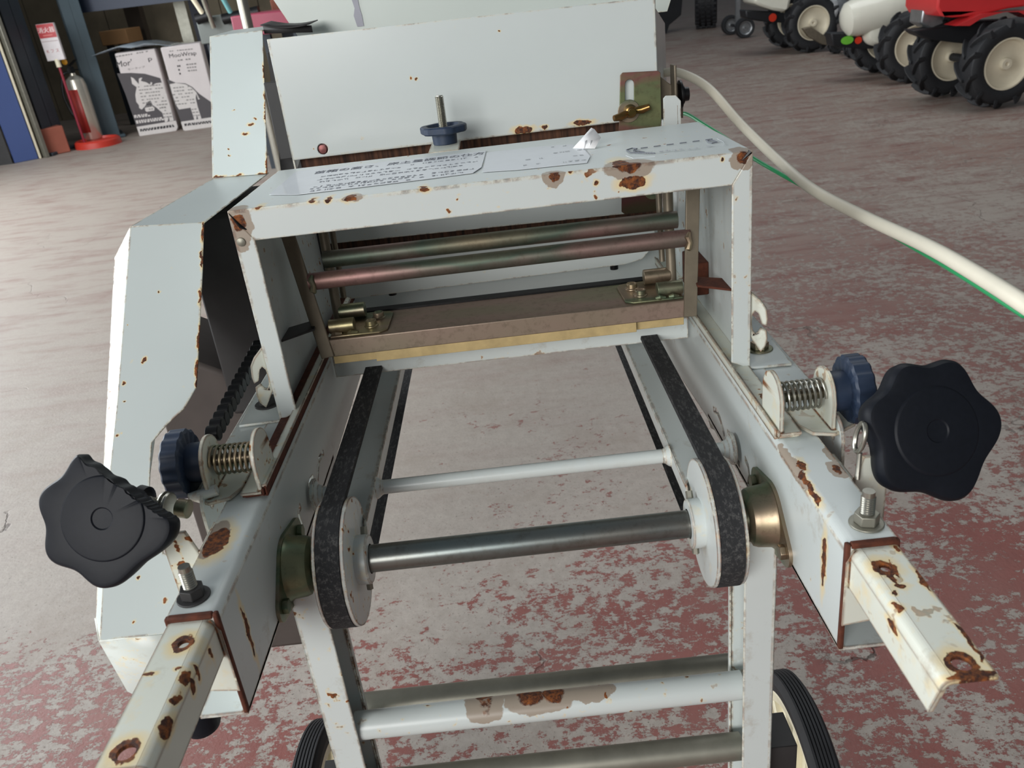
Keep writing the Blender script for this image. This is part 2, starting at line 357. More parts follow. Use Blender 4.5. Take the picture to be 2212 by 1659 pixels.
for s in (1, -1):
    # ---- side rail: channel open to the outside
    holes = []
    for sl in (slotR if s > 0 else slotL):
        pp = [P(x, y, 0, .155 * s) for x, y in sl]; rb = ribbon([(q.y, q.z) for q in pp], .0042)
        holes.append([(s * .155, a, b) for a, b in rb])
    b = MB(); web = [(-.0319, -.0045), (-.0319, -.066), (.24, -.0695), (.40, -.082), (1.66, -.082), (1.66, -.0045)] if s > 0 else [(-.0319, -.0045), (-.0319, -.066), (.22, -.0715), (.42, -.0660), (1.66, -.066), (1.66, -.0045)]
    b.plate([(s * .155, y, z) for y, z in web], (s, 0, 0), .0022, holes)
    b.bent([(s * x, z) for x, z in [(.1561, -.0048)] + [(.1605 - .0044 * math.cos(t * math.pi / 16), -.0055 + .0044 * math.sin(t * math.pi / 16)) for t in range(9)] + [(.1805, -.0011)]], .0022, -.0319, 1.66); b.box((s * .155, -.0319, -.0665), (s * .1805, .24, -.0645))
    rail = b.obj('side_rail', white_rail, R0, bevel=.0012)
    b = MB(); b.box((s * .1572, -.0325, -.0026), (s * .1800, -.0290, .0006)); b.box((s * .1545, -.0325, .0004), (s * .1572, -.0290, -.0655)); b.box((s * .178, -.0325, .0002), (s * .1812, -.029, -.010))
    b.obj('weld_seam', rustm, rail, bevel=.0009)
    # ---- angle extension stub in front
    yo = -.1188; nh = [(EH[0][0], EH[0][1], .0028), (EH[1][0], EH[1][1], .0040)]
    b = MB(); top = [(.1622, -.02), (.1622, yo), (.1795, yo), (.1795, -.02)]; b.bent([(s * x, z) for x, z in [(.1581, -.0075)] + [(.1622 - .0041 * math.cos(t * math.pi / 16), -.0076 + .0041 * math.sin(t * math.pi / 16)) for t in range(9)]], .0022, -.02, yo)
    hs = [[(s * (cx + r * math.cos(t * math.pi / 8)), cy + r * 1.05 * math.sin(t * math.pi / 8), -.0024) for t in range(16)] for cx, cy, r in nh]
    b.plate([(s * x, y, -.0024) for x, y in top], (0, 0, -1), .0022, hs)
    iv = [(-.02, -.0075), (-.02, -.0250), (yo + .006, -.0250), (yo, -.0075)]
    b.plate([(s * .157, y, z) for y, z in iv], (s, 0, 0), .0022)
    b.plate([(s * .1585, -.0330, -.003), (s * .1722, -.0330, -.003), (s * .1722, -.0330, -.0470), (s * .1550, -.0330, -.0492), (s * .1550, -.0330, -.01)], (0, 1, 0), .002)
    e_ = b.obj('rail_extension', white_ext, R0, bevel=.0008)
    # ---- wide deck plate under the hood foot
    b = MB(); b.plate([(s * .1800, .092, -.0004), (s * .2045, .105, -.0004), (s * .2045, .62, -.0004), (s * .1800, .62, -.0004)], (0, 0, -1), .002)
    b.box((s * .2025, .105, -.001), (s * .2045, .62, -.040)); b.obj('deck_plate', white_worn, R0, bevel=.0006)
    # ---- tray guide strips, two nested angles
    b = MB(); b.box((s * .1548, .0762, 0), (s * .1562, .50, .0072)); b.box((s * .1548, .0762, .0002), (s * .1690, .50, .0014)); b.box((s * .1563, .0745, .0015), (s * .1578, .50, .0060))
    b.box((s * .1563, .0745, .0015), (s * .1700, .50, .0028)); b.obj('guide_strip', white_ext if s > 0 else rustm, R0, bevel=.0004)
    if s < 0:
        b = MB(); b.box((s * .1546, .0765, .0064), (s * .1600, .50, .0080)); b.obj('guide_strip_edge', white_ext, R0)
    # ---- spring clamp bracket
    by, bz = .0925, .0200
    prof = [(by + .0172, .001), (by + .0172, bz)] + arc((by, bz), .0172, 0, math.pi, 14) + [(by - .0172, bz), (by - .0172, .001)]
    b = MB(); b.plate([(s * .1575, y, z) for y, z in prof], (s, 0, 0), .0024); b.box((s * .158, by - .0185, .003), (s * .1705, by + .013, .0046))
    cl = b.obj('clamp_bracket', white_ext, R0, bevel=.0005)
    b = MB(); p2 = [(by + .0172, .001), (by + .0172, bz)] + arc((by, bz), .0165, .2, math.pi - .2, 12) + [(by - .0172, bz), (by - .0172, .001)]
    b.plate([(s * .1890, y, z) for y, z in p2], (s, 0, 0), .0024)
    b.plate([(s * .1725, by + .017, .0006), (s * .1725, by - .006, .0006), (s * .1775, by - .0175, .0006), (s * .1900, by - .0215, .0006), (s * .2055, by - .0120, .0006), (s * .2055, by + .017, .0006)], (0, 0, 1), .0022)
    b.obj('clamp_outer_bracket', white_ext, cl, bevel=.0005)
    hp = []; tn = 8.5
    for i in range(int(tn * 18) + 1):
        t = i / 18; q = min(1, t / tn); xx = .1612 + (.1882 - .1612) * (q if .08 < q < .92 else q)
        hp.append((s * xx, by + .0088 * math.cos(2 * math.pi * t), bz + .0088 * math.sin(2 * math.pi * t)))
    b = MB(); b.tube(hp, .00085, 8); b.obj('coil_spring', steel if s > 0 else zincm, cl)
    b = MB(); b.cyl((s * .158, by, bz), (s * .210, by, bz), .0036, 16); b.obj('clamp_rod', zincd, cl)
    b = MB(); b.lathe((s * .1916, by, bz), (s, 0, 0), [(0, .0128), (.0125, .0124), (.0135, .0105), (.0136, .003)], 28); kn = b.obj('clamp_knob', blue, cl, bevel=.0006)
    fn = lambda t: 1 + .022 * max(-1, min(1, 2.5 * math.cos(16 * t)))
    b = MB(); b.lathe((s * .2020, by, bz), (s, 0, 0), [(0, .004), (0, .0195), (.0012, .0212), (.0105, .0212), (.0118, .0200), (.0118, .0135), (.0095, .0125), (.0095, .003)], 128, fn); b.obj('knob_wheel', blue, kn)
    # ---- bearing housing
    d = V((0, .97, .24)); e = V((0, -.24, .97)); c0 = V((s * .155, BY, BZ))
    pl = []
    for k in range(64):
        a = 2 * math.pi * k / 64; dx = math.cos(a); dy = math.sin(a)
        q2 = max(((cx, rr) for cx, rr in ((0, .0232), (.0300, .0095), (-.0300, .0095))), key=lambda t: t[0] * dx + t[1]); pl.append(c0 + d * (q2[0] + q2[1] * dx) + e * (q2[1] * dy))
    b = MB(); b.plate(pl, (-s, 0, 0), .0022); hb = b.obj('bearing_flange', zincm, R0, bevel=.0005)
    b = MB(); b.lathe(c0 + V((-s * .002, 0, 0)), (-s, 0, 0), [(0, .0215), (.0022, .0200), (.0105, .0192), (.0138, .0180), (.0158, .0150), (.0160, .0125), (.0150, .0120)], 40, cap=False); b.obj('bearing_cup', zincm, hb)
    b = MB(); b.lathe(c0 + V((-s * .010, 0, 0)), (-s, 0, 0), [(0, .0122), (.0095, .0118), (.0125, .0105), (.0125, .009)], 32); b.obj('bearing_ring', zincd, hb)
    for cx in (.0300, -.0300): b = MB(); b.hexn(c0 + d * cx + V((-s * .0020, 0, 0)), (-s, 0, 0), .0048, .0036); b.obj('flange_bolt', zincm, hb, bevel=.0004)
    # ---- pulley and its belt
    b = MB(); b.lathe((s * .1095, BY, BZ), (s, 0, 0), [(0, .010), (0, .0405), (.0022, .0408), (.0026, .0370), (.0168, .0370), (.0172, .0408), (.0192, .0402), (.0192, .010)], 64)
    pu = b.obj('belt_pulley', white_pulley, R0)
    b = MB(); b.lathe((s * .1015, BY, BZ), (s, 0, 0), [(0, .0095), (0, .0150), (.0008, .0158), (.0085, .0158)], 40, cap=False); b.obj('pulley_hub', white_pulley, pu)
    for a in (.9, 2.6 + 1.9): b = MB(); b.cyl((s * .1050, BY + .0150 * math.cos(a), BZ + .0150 * math.sin(a)), (s * .1050, BY + .0205 * math.cos(a), BZ + .0205 * math.sin(a)), .0023, 6); b.obj('set_screw', galv, pu)
    yr = .66; rr_ = .0395; prof = []
    for i in range(25): a = math.pi / 2 + math.pi * i / 24; prof.append((BY + rr_ * math.cos(a), BZ + rr_ * math.sin(a)))
    for i in range(25): a = -math.pi / 2 + math.pi * i / 24; prof.append((yr + rr_ * math.cos(a), BZ + rr_ * math.sin(a)))
    rs = []
    for k, (y, z) in enumerate(prof):
        cy = BY if k < 25 else yr; n = V((0, y - cy, z - BZ)).normalized(); c1 = V((0, y, z)); o1 = c1 + n * .0014; i1 = c1 - n * .0014
        rs.append([V((s * .1123, o1.y, o1.z)), V((s * .1262, o1.y, o1.z)), V((s * .1268, i1.y, i1.z)), V((s * .1117, i1.y, i1.z))])
    rs.append(rs[0]); b = MB(); b.rings(rs, cap=False); b.obj('carrier_belt', beltm, R0, sharp=50)
    # ---- belt bed channel
    z0 = -.0440; b = MB()
    b.plate([(s * x, y, z0) for x, y in ((.1063, .104), (.1100, .112), (.1150, .1195), (.1310, .1195), (.1310, .62), (.1063, .62))], (0, 0, -1), .0016)
    b.plate([(s * .1063, .100, z0 - .013), (s * .1063, .104, z0), (s * .1063, .62, z0), (s * .1063, .62, z0 - .013)], (s, 0, 0), .0016); b.box((s * .1294, .120, z0), (s * .131, .62, z0 - .013))
    b.obj('belt_bed', white_worn, R0, bevel=.0006)
    # ---- washer and boss where the cross rod meets the rail
    b = MB(); b.cyl((s * .1500, .156, -.0500), (s * .1525, .156, -.0500), .0118, 32); b.lathe((s * .1445, .156, -.0500), (s, 0, 0), [(0, .0058), (.0035, .0072), (.0055, .0105)], 24); b.obj('rod_washer', white_worn, R0, bevel=.0004)
    # hanging tab below the rail behind the slots
    b = MB(); q = [P(x, y, 0, s * .1585) for x, y in ([(1538, 888), (1552, 905), (1556, 925), (1548, 932), (1535, 925), (1530, 908)] if s > 0 else [(702, 982), (712, 990), (713, 1008), (704, 1020), (694, 1014), (692, 998)])]
    b.plate(q, (s, 0, 0), .0015); b.obj('hook_tab', galv, R0, bevel=.0004)
    # ---- legs: channels open inward
    for nm, yf in (('front_leg', .064), ('rear_leg', 1.60)):
        b = MB(); b.box((s * .1340, yf, -.064), (s * .1548, yf + .0018, -.470)); b.box((s * .1530, yf, -.064), (s * .1548, yf + .030, -.470)); b.box((s * .1340, yf + .0282, -.064), (s * .1548, yf + .030, -.470))
        b.box((s * .1318, yf + .0265, -.078), (s * .1334, yf + .031, -.470)); b.obj(nm, white_worn, R0, bevel=.0008)
    # ---- wheels
    for wy, nm in ((.145, 'wheel'), (1.62, 'wheel')):
        wz = -.4025; wx = s * .2105; Rw = .105
        b = MB(); pr = [(-.0105, .0895), (-.0118, .092), (-.0118, .098), (-.0098, .1020)]
        for k in range(6):
            x0 = -.0086 + k * .0029; pr += [(x0, .1050), (x0 + .0019, .1050), (x0 + .0022, .1030), (x0 + .0026, .1030)]
        pr += [(.0098, .1020), (.0118, .098), (.0118, .092), (.0105, .0895)]
        b.lathe((wx, wy, wz), (1, 0, 0), pr, 72, cap=False); ty = b.obj('wheel_tyre', rubber, R0, sharp=25)
        b = MB(); b.lathe((wx, wy, wz), (1, 0, 0), [(-.0105, .0895), (-.0114, .0925), (-.0095, .0925), (-.006, .088), (.006, .088), (.0095, .0925), (.0114, .0925), (.0112, .0885), (.009, .079), (-.009, .079), (-.0112, .0885), (-.0105, .0895)], 64, cap=False)
        b.lathe((wx, wy, wz), (1, 0, 0), [(-.014, .008), (-.014, .018), (.014, .018), (.014, .008)], 32)
        for k in range(8):
            a = math.pi * 2 * k / 8; Mx = Matrix.Translation((wx, wy, wz)) @ Matrix.Rotation(a, 4, 'X')
            b.box((-.0085, .014, -.0042), (.0085, .083, .0042), Mx); b.box((-.0025, .014, -.0105), (.0025, .083, .0105), Mx)
        b.obj('wheel_rim', cream, ty, bevel=.0008)
    b = MB(); b.box((s * .1550, .078, -.262), (s * .1790, .079, -.288)); b.box((s * .1550, .078, -.262), (s * .1790, .110, -.2632)); b.box((s * .1778, .078, -.262), (s * .1790, .110, -.288)); b.obj('axle_bracket', darkm, R0, bevel=.0006)
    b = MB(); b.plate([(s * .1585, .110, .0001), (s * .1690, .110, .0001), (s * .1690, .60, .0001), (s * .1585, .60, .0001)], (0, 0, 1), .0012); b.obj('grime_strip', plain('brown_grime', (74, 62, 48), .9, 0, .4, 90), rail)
    # ---- hood side plate, post, foot and lashing hook
    b = MB(); sp = [(HY + .001, .001), (HY + .001, .152), (HYB, .152), (.345, .10), (.40, .10), (.40, .160 if s > 0 else .12), (.405, .1655 if s > 0 else .125), (.47, .1655 if s > 0 else .125), (.47, .001)]
    b.plate([(s * (HX - .0002), y, z) for y, z in sp], (-s, 0, 0), .0016); spl = b.obj('side_plate', white_worn, R0, bevel=.0005)
    b = MB(); b.plate([(s * HX, HY, 0), (s * HX, HY, .1538), (s * (HX - .0135), HY, .1335), (s * (HX - .0135), HY, .0062)], (0, 1, 0), .0016); b.box((s * (HX - .0014), HY, .001), (s * HX, HY + .03, .15))
    b.obj('hood_post', white_hood, R0, bevel=.0009)
    b = MB(); b.plate([(s * .1705, HY - .002, .0002), (s * .2000, HY - .003, .0002), (s * .2015, HY + .06, .0002), (s * .1705, HY + .075, .0002)], (0, 0, 1), .0018); ft = b.obj('hood_foot', white, R0, bevel=.0004)
    b = MB(); bc = (s * .1862, .2080); b.lathe((bc[0], bc[1], .002), (0, 0, 1), [(0, .0098), (.0012, .0098)], 28); b.hexn((bc[0], bc[1], .0032), (0, 0, 1), .0068, .0048); b.cyl((bc[0], bc[1], .008), (bc[0], bc[1], .0105), .0035, 14); b.obj('foot_bolt', zincm if s > 0 else darkm, ft, bevel=.0004)
    oc = [(1620, 642), (1643, 668), (1650, 690), (1653, 706), (1650, 713)] ; yk = .1835
    outer = [(.0003, .0600), (.0062, .0535), (.0090, .0480), (.0098, .0400), (.0094, .0352), (.0066, .0365), (.0058, .0400), (.0046, .0445), (.0030, .0460), (.0016, .0430), (.0012, .0370), (.0018, .0310), (.0032, .0285), (.0046, .0300), (.0060, .0335), (.0092, .0318), (.0098, .0260), (.0090, .0200), (.0064, .0150), (.0030, .0215), (.0003, .0265)]
    b = MB(); b.plate([(s * (HX + x * 1.15), yk - x * .55, z - .003) for x, z in outer], (s * .35, 1, 0), .0030); b.obj('lashing_hook', white_ext, R0, bevel=.0004)
# ---- round shaft, rods, leg tubes, axles
b = MB(); b.cyl((-.154, BY, BZ), (.154, BY, BZ), .0088, 40); b.obj('belt_shaft', shaftm, R0)
b = MB(); b.cyl((-.150, .156, -.0500), (.150, .156, -.0500), .0052, 24)
for s in (1, -1): b.lathe((s * .1063, .156, -.0500), (-s, 0, 0), [(0, .0082), (.0015, .0075), (.004, .0055), (.0048, .0053)], 20)
b.obj('cross_rod', white, R0)
b = MB(); b.cyl((-.1380, .078, -.1965), (.1370, .078, -.1965), .0100, 32); b.obj('leg_cross_tube', white_tube, R0)
b = MB(); q = P(1560, 1441, 1, .125); b.cyl((-.153, .125, q.z), (.153, .125, q.z), .0098, 28); b.obj('leg_brace_tube', galv, R0)
q = P(1599, 1611, 1, .080); b = MB(); b.cyl((-.1375, .080, q.z), (.1375, .080, q.z), .0100, 28); b.obj('leg_brace_tube', galv, R0)
b = MB(); b.cyl((-.223, .145, -.4025), (.223, .145, -.4025), .0065, 20); ax0 = b.obj('wheel_axle', galv, R0); b = MB(); b.cyl((-.223, 1.62, -.4025), (.223, 1.62, -.4025), .0065, 20); b.obj('wheel_axle', galv, R0)
for s in (1, -1): b = MB(); b.box((s * .150, .064, -.395), (s * .1535, .160, -.412)); b.obj('axle_arm', galv, ax0)
b = MB(); b.cyl((-.153, .66, BZ), (.153, .66, BZ), .0088, 24); b.obj('rear_belt_shaft', shaftm, R0)
# rear cross members seen under the scraper
b = MB(); b.box((-.153, .298, -.001), (.153, .302, -.020)); q0 = .302
b.box((-.106, .300, -.018), (.106, .315, -.0195)); b.obj('bed_cross_member', white_worn, R0, bevel=.0005)

# ---- big adjusting knobs on screws beside the rail ends
def star_knob(s, ctr, ax, R, th, cut, rot, name):
    ax = V(ax).normalized(); u = (V((1, 0, 0)) - ax * ax.x).normalized(); w_ = ax.cross(u); c = V(ctr); seg = 168
    la = sorted(math.radians(x) % (2 * math.pi) for x in rot)
    def rad(a):
        for i_ in range(len(la)):
            a0 = la[i_]; a1 = la[(i_ + 1) % len(la)]; w0 = (a1 - a0) % (2 * math.pi); t = (a - a0) % (2 * math.pi)
            if t <= w0: return 1 + .085 * min(1, w0 / 1.15) * (math.cos(2 * math.pi * t / w0) - .9) + .05
        return 1
    pr = [(-th, .30), (-th, .52), (-th * .95, .60), (-th * .62, .66), (-th * .62, .93), (-th * .5, .975), (-th * .25, 1.0), (-th * .1, .985), (-.0006, .95), (0, .90), (0, .64), (.0008, .62), (.0010, .60), (.0010, .17), (.0004, .15), (.0002, .02)]
    rs = []
    for (t, k) in pr:
        ring = []
        for i in range(seg):
            a = 2 * math.pi * i / seg; k2 = (k if k < .7 else k * rad(a)) * R
            x = k2 * math.cos(a); y = k2 * math.sin(a)
            if cut:
                (nx, ny), dd = cut; dist = x * nx + y * ny; lim = dd * R + .0005 * math.sin(x * 600) + .0003 * math.sin(y * 1700) - (.0035 if t < -th * .55 else 0)
                if dist > lim: x -= nx * (dist - lim); y -= ny * (dist - lim)
            ring.append(c + ax * t + u * x + w_ * y)
        rs.append(ring)
    b = MB(); b.rings(rs); return b.obj(name, black, R0, sharp=32)
CK = {1: D(2024, 931, .445), -1: D(222, 1120, .425)}
for s in (1, -1):
    a = V((.14 if s > 0 else -.02, -.88, .42)).normalized()
    k = star_knob(s, CK[s], a, .0385 if s > 0 else .0350, .023, None if s > 0 else ((.652, .758), .52), (66, 2, -74, -140, 158, 112) if s > 0 else (103, 42, 157, 208, 262, 343), 'adjusting_knob')
    if s < 0: tag(k, 'black star knob with one side broken off', None)
    b = MB(); b.cyl(CK[s] - a * .019, CK[s] - a * .050, .0055, 18); b.obj('knob_screw', galv, k)
    b = MB(); x0 = .1845; x1 = .2030; yy = .030
    b.plate([(s * x0, yy, -.040), (s * x1, yy, -.040), (s * x1, yy, .004), (s * (x1 - .002), yy, .010), (s * (x0 + .004), yy, .010), (s * x0, yy, -.004)], (0, 1, 0), .0020)
    b.box((s * .1812, yy, -.040), (s * .1850, yy + .03, -.004)); kb = b.obj('knob_bracket', white_ext, R0, bevel=.0005)
    # round ear beside it
    b = MB(); pr = [(.098, -.030), (.098, .0)] + arc((.082, -.004), .0145, .3, math.pi - .2, 10) + [(.066, -.030)]
    b.plate([(s * .1925, y, z) for y, z in pr], (s, 0, 0), .0018, [[(s * .1925, .082 + .003 * math.cos(t), -.004 + .003 * math.sin(t)) for t in [i * math.pi / 5 for i in range(10)]]]); b.obj('pivot_ear', white_worn, kb, bevel=.0004)
# eye pin at the right knob, hinge bolt with washers at the left one
e0 = P(1858, 945, 0, .186); b = MB()
b.tube([e0 + V((.0016 * math.cos(t), .0048 * math.sin(t), .0082 * math.cos(t) * 1.0)) for t in [i * math.pi / 12 for i in range(25)]], .0014, 10, cap=False)
b.tube([e0 + V((0, -.001, -.009)), e0 + V((-.0005, -.002, -.016)), e0 + V((-.0015, -.004, -.024))], .0014, 10); b.obj('eye_pin', steel, R0)
l0 = P(318, 1088, 2, .014); l1 = P(408, 1100, 2, .010); dx = (l1 - l0).normalized(); L = (l1 - l0).length
b = MB(); b.cyl(l0, l0 + dx * L * .40, .0042, 24); b.cyl(l0 + dx * L * .74, l1, .0056, 24); hbk = b.obj('hinge_bolt', zincm, R0, bevel=.0004)
b = MB(); b.lathe(l0 + dx * L * .36, dx, [(0, .0082), (.0016, .0088), (.0018, .0068), (.0032, .0068), (.0034, .0086), (.0050, .0080)], 32); b.obj('bolt_washer', steel, hbk, bevel=.0003)
b = MB(); b.lathe(l0 - dx * .006, dx, [(0, .006), (.001, .0105), (.006, .0100), (.0075, .006)], 28); b.obj('knob_hub', blackm, hbk)
q = P(437, 1068, 2, .006); b = MB(); b.tube([q + V((-.008, -.001, .000)), q, q + V((.009, .002, .001))], [.0022, .0036, .0036], 14); b.obj('hinge_pin', white_worn, hbk)
# studs near the rail ends
for s in (1, -1):
    x, y = s * .1710, -.0165
    b = MB(); b.lathe((x, y, 0), (0, 0, 1), [(0, .0085), (.0012, .0085)], 32); b.hexn((x, y, .0013), (0, 0, 1), .0062, .0055); st = b.obj('rail_nut', galv if s > 0 else darkm, R0, bevel=.0004)
    pr = []
    for k in range(9): pr += [(.0014 * k * .9, .0036), (.0014 * k * .9 + .0006, .0031)]
    b = MB(); b.lathe((x, y, .006), (0, 0, 1), pr + [(.0135, .003)], 20); b.obj('threaded_stud', steel, st, sharp=15)
# a black rubber foot under the left rail end
q = D(436, 1558, .50); b = MB(); b.lathe(q, (0, 0, -1), [(-.012, .004), (-.010, .0105), (.0, .0115), (.004, .010), (.005, .004)], 28); b.cyl(q + V((0, 0, .010)), (q.x, q.y, -.064), .004, 12); b.obj('rubber_foot', black, R0)

# ---------------------------------------------------------------- hood
b = MB(); b.plate([(-HX, HY, HZ), (HX, HY, HZ), (HX, HYB, HZ), (-HX, HYB, HZ)], (0, 0, -1), .0014)
b.plate([(-HX, HY, HZ), (HX, HY, HZ), (HX - .0135, HY, HZ - .0210), (-HX + .0135, HY, HZ - .0210)], (0, 1, 0), .0014)
hood = b.obj('hood_top', white_hood, R0, bevel=.0011)
tip = [P(x, y, 2, HZ) for x, y in ((1608, 328), (1618, 333), (1622, 326), (1613, 321))]
zt = HZ + .0004
lab = [(582, 421), (640, 371), (700, 364), (1050, 326), (1046, 342), (1040, 362), (1022, 374), (930, 386), (826, 399), (760, 407), (640, 421)]
b = MB(); b.plate([P(x, y, 2, zt) for x, y in lab], (0, 0, 1), .0003); lb = b.obj('instruction_label', paper, hood)
lab2 = [(1052, 330), (1150, 318), (1235, 312), (1262, 322), (1275, 338), (1268, 352), (1225, 356), (1120, 367), (1042, 372)]
b = MB(); b.plate([P(x, y, 2, zt) for x, y in lab2], (0, 0, 1), .0002); lb2 = b.obj('instruction_label', paper, hood)
def label_M(px, py): q = P(px, py, 2, zt + .0003); return Matrix.Translation(q)
p0 = P(676, 377, 2, zt); p1 = P(1046, 334, 2, zt); L1 = p1.x - p0.x
t = text_obj('苗箱の高さ、床土量調節の仕方', .0125, ink, 'label_heading', lb, Matrix.Translation((p0.x, p0.y, zt + .0003)))
wv = max(v.co.x for v in t.data.vertices) - p0.x
t.data.transform(Matrix.Translation((p0.x, p0.y, 0)) @ Matrix.Diagonal((L1 / wv, 1, 1, 1)) @ Matrix.Translation((-p0.x, -p0.y, 0)))
def scribble(par, x0, y0, x1, h, mat, dens=.8, name='label_text', cw=.0044):
    b = MB(); x = x0; rnd = random.Random(int(x0 * 1e5 + y0 * 1e5)); z = zt + .00035; t_ = .00055
    while x < x1:
        if rnd.random() < dens:
            n = rnd.choice((3, 4, 5))
            for k in range(n):
                if rnd.random() < .55: yy = y0 + h * rnd.random(); b.box((x + cw * .05, yy, z), (x + cw * rnd.uniform(.5, .82), yy + t_, z + .0001))
                else: xx = x + cw * rnd.uniform(.1, .8); b.box((xx, y0 + h * rnd.uniform(0, .3), z), (xx + t_ * .7, y0 + h * rnd.uniform(.6, 1), z + .0001))
        x += cw
    b.obj(name, mat, par)
for (xa, ya, xb, yb) in ((692, 384, 862, 366), (886, 358, 1050, 340), (684, 391, 1030, 352), (688, 396, 1012, 362), (675, 407, 1020, 370), (668, 411, 900, 388), (668, 416, 880, 392), (905, 386, 990, 379)):
    a_ = P(xa, ya, 2, zt); c_ = P(xb, yb, 2, zt); scribble(lb, a_.x, a_.y, c_.x, .0048, ink, .85)
for (xa, ya, xb, yb) in ((1190, 320, 1222, 316), (1140, 339, 1150, 338), (1195, 333, 1262, 327), (1135, 348, 1185, 342), (1225, 341, 1262, 336), (1130, 360, 1160, 356), (1200, 355, 1262, 348)):
    a_ = P(xa, ya, 2, zt); c_ = P(xb, yb, 2, zt); scribble(lb2, a_.x, a_.y, c_.x, .0045, ink2, .6)
# diagram of the remains of the right-hand label
def zq(x, y): return P(x, y, 2, zt + .0003)
b = MB(); q = [zq(x, y) for x, y in ((1353, 324), (1362, 330), (1392, 329), (1372, 324), (1376, 321), (1366, 320))]; b.tube(q + [q[0]], .00045, 5)
q = [zq(x, y) for x, y in ((1534, 302), (1545, 305), (1549, 307), (1538, 309), (1531, 307), (1527, 303))]; b.tube(q + [q[0]], .00045, 5); b.tube([zq(1376, 321), zq(1368, 325), zq(1374, 330), zq(1415, 331)], .0004, 5)
for i in range(6):
    x = 1384 + i * 28; y = 320 - i * 3.6; b.tube([zq(x, y), zq(x + 15, y - 1.8)], .0004, 5)
b.obj('label_diagram', ink, hood)
for i, (x, y) in enumerate(((1388, 334), (1425, 330), (1455, 328), (1485, 325), (1512, 320))):
    a_ = P(x, y, 2, zt); scribble(hood, a_.x, a_.y, a_.x + .0085, .0050, ink2, .9)
b = MB(); b.tube([zq(1352, 336), zq(1368, 342), zq(1415, 338)], .00014, 5); b.tube([zq(1549, 300), zq(1562, 306), zq(1565, 313), zq(1556, 315)], .00014, 5); b.obj('label_tear_line', paper, hood)
# torn flap standing up
f0 = P(1237, 321, 2, zt); f1 = P(1285, 321, 2, zt)
def up(px, py, y): return P(px, py, 1, y)
b = MB(); A = [f0, P(1262, 323, 2, zt + .001), f1]; B = [up(1240, 303, f0.y - .002), up(1262, 293, f0.y + .0), up(1298, 297, f0.y + .001)]; Cc = [up(1277, 277, f0.y + .004), up(1281, 276, f0.y + .004), up(1283, 278, f0.y + .004)]
rs = [[f0, f1], [up(1252, 304, f0.y), up(1298, 297, f0.y)], [up(1277, 276, f0.y + .004), up(1284, 279, f0.y + .004)]]
v = [b.verts(r) for r in rs]
for p_, q_ in zip(v, v[1:]): b.face([p_[0], p_[1], q_[1], q_[0]])
for (xa, xb) in ((1262, 1268), (1274, 1279)):
    v = b.verts([up(xa, 305, f0.y - .001), up(xb, 303, f0.y - .001), up(xb - 5, 320, f0.y - .007), up(xa - 3, 320, f0.y - .007)]); b.face(v)
b.obj('torn_label_flap', flapm, lb2, solid=.0002)
b = MB(); b.tube([P(494, 462, 1, HY), P(505, 474, 1, HY), P(520, 490, 1, HY), P(533, 496, 1, HY)], [.0002, .0005, .0014, .0003], 6)
b.tube([P(1621, 327, 1, HY), P(1613, 336, 1, HY), P(1604, 345, 1, HY)], [.0016, .0010, .0003], 6); b.obj('corner_gap', blackm, hood)
b = MB(); q = P(521, 523, 1, HY - .0002); b.lathe(q, (0, -1, 0), [(0, .0030), (.0008, .0028), (.0014, .0012)], 20); b.obj('rivet', galv, hood)
# ---- height knob on its threaded rod behind the hood
q = P(964, 322, 2, .150); ky = max(q.y, HYB + .008); kx = P(964, 322, 1, ky).x
zb = P(964, 324, 1, ky).z
b = MB(); b.box((kx - .0125, HYB - .002, .1525), (kx + .0125, ky + .014, .1545)); kbp = b.obj('knob_plate', white_ext, R0, bevel=.0004)
hk = P(960, 290, 1, ky).z; hw = P(960, 264, 1, ky).z; ht = P(957, 205, 1, ky).z
b = MB(); b.lathe((kx, ky, .1545), (0, 0, 1), [(0, .0102), (hk - .1520, .0108)], 28); kh = b.obj('height_knob', blue, kbp, bevel=.0006)
fn = lambda t: 1 + .035 * max(-1, min(1, 2 * math.cos(6 * t)))
b = MB(); b.lathe((kx, ky, hk + .0015), (0, 0, 1), [(0, .010), (0, .0182), (.001, .0192), (hw - hk - .0045, .0194), (hw - hk - .0035, .0184), (hw - hk - .0035, .0145), (hw - hk - .006, .013), (hw - hk - .006, .003)], 72, fn); b.obj('knob_wheel', blue, kh)
pr = []; n = 22; zz = hw - .004
for k in range(n): pr += [((ht - zz) * k / n, .0038), ((ht - zz) * (k + .5) / n, .0031)]
b = MB(); b.lathe((kx, ky, zz), (0, 0, 1), pr + [(ht - zz, .003)], 18); b.obj('threaded_rod', steel, kh, sharp=15)
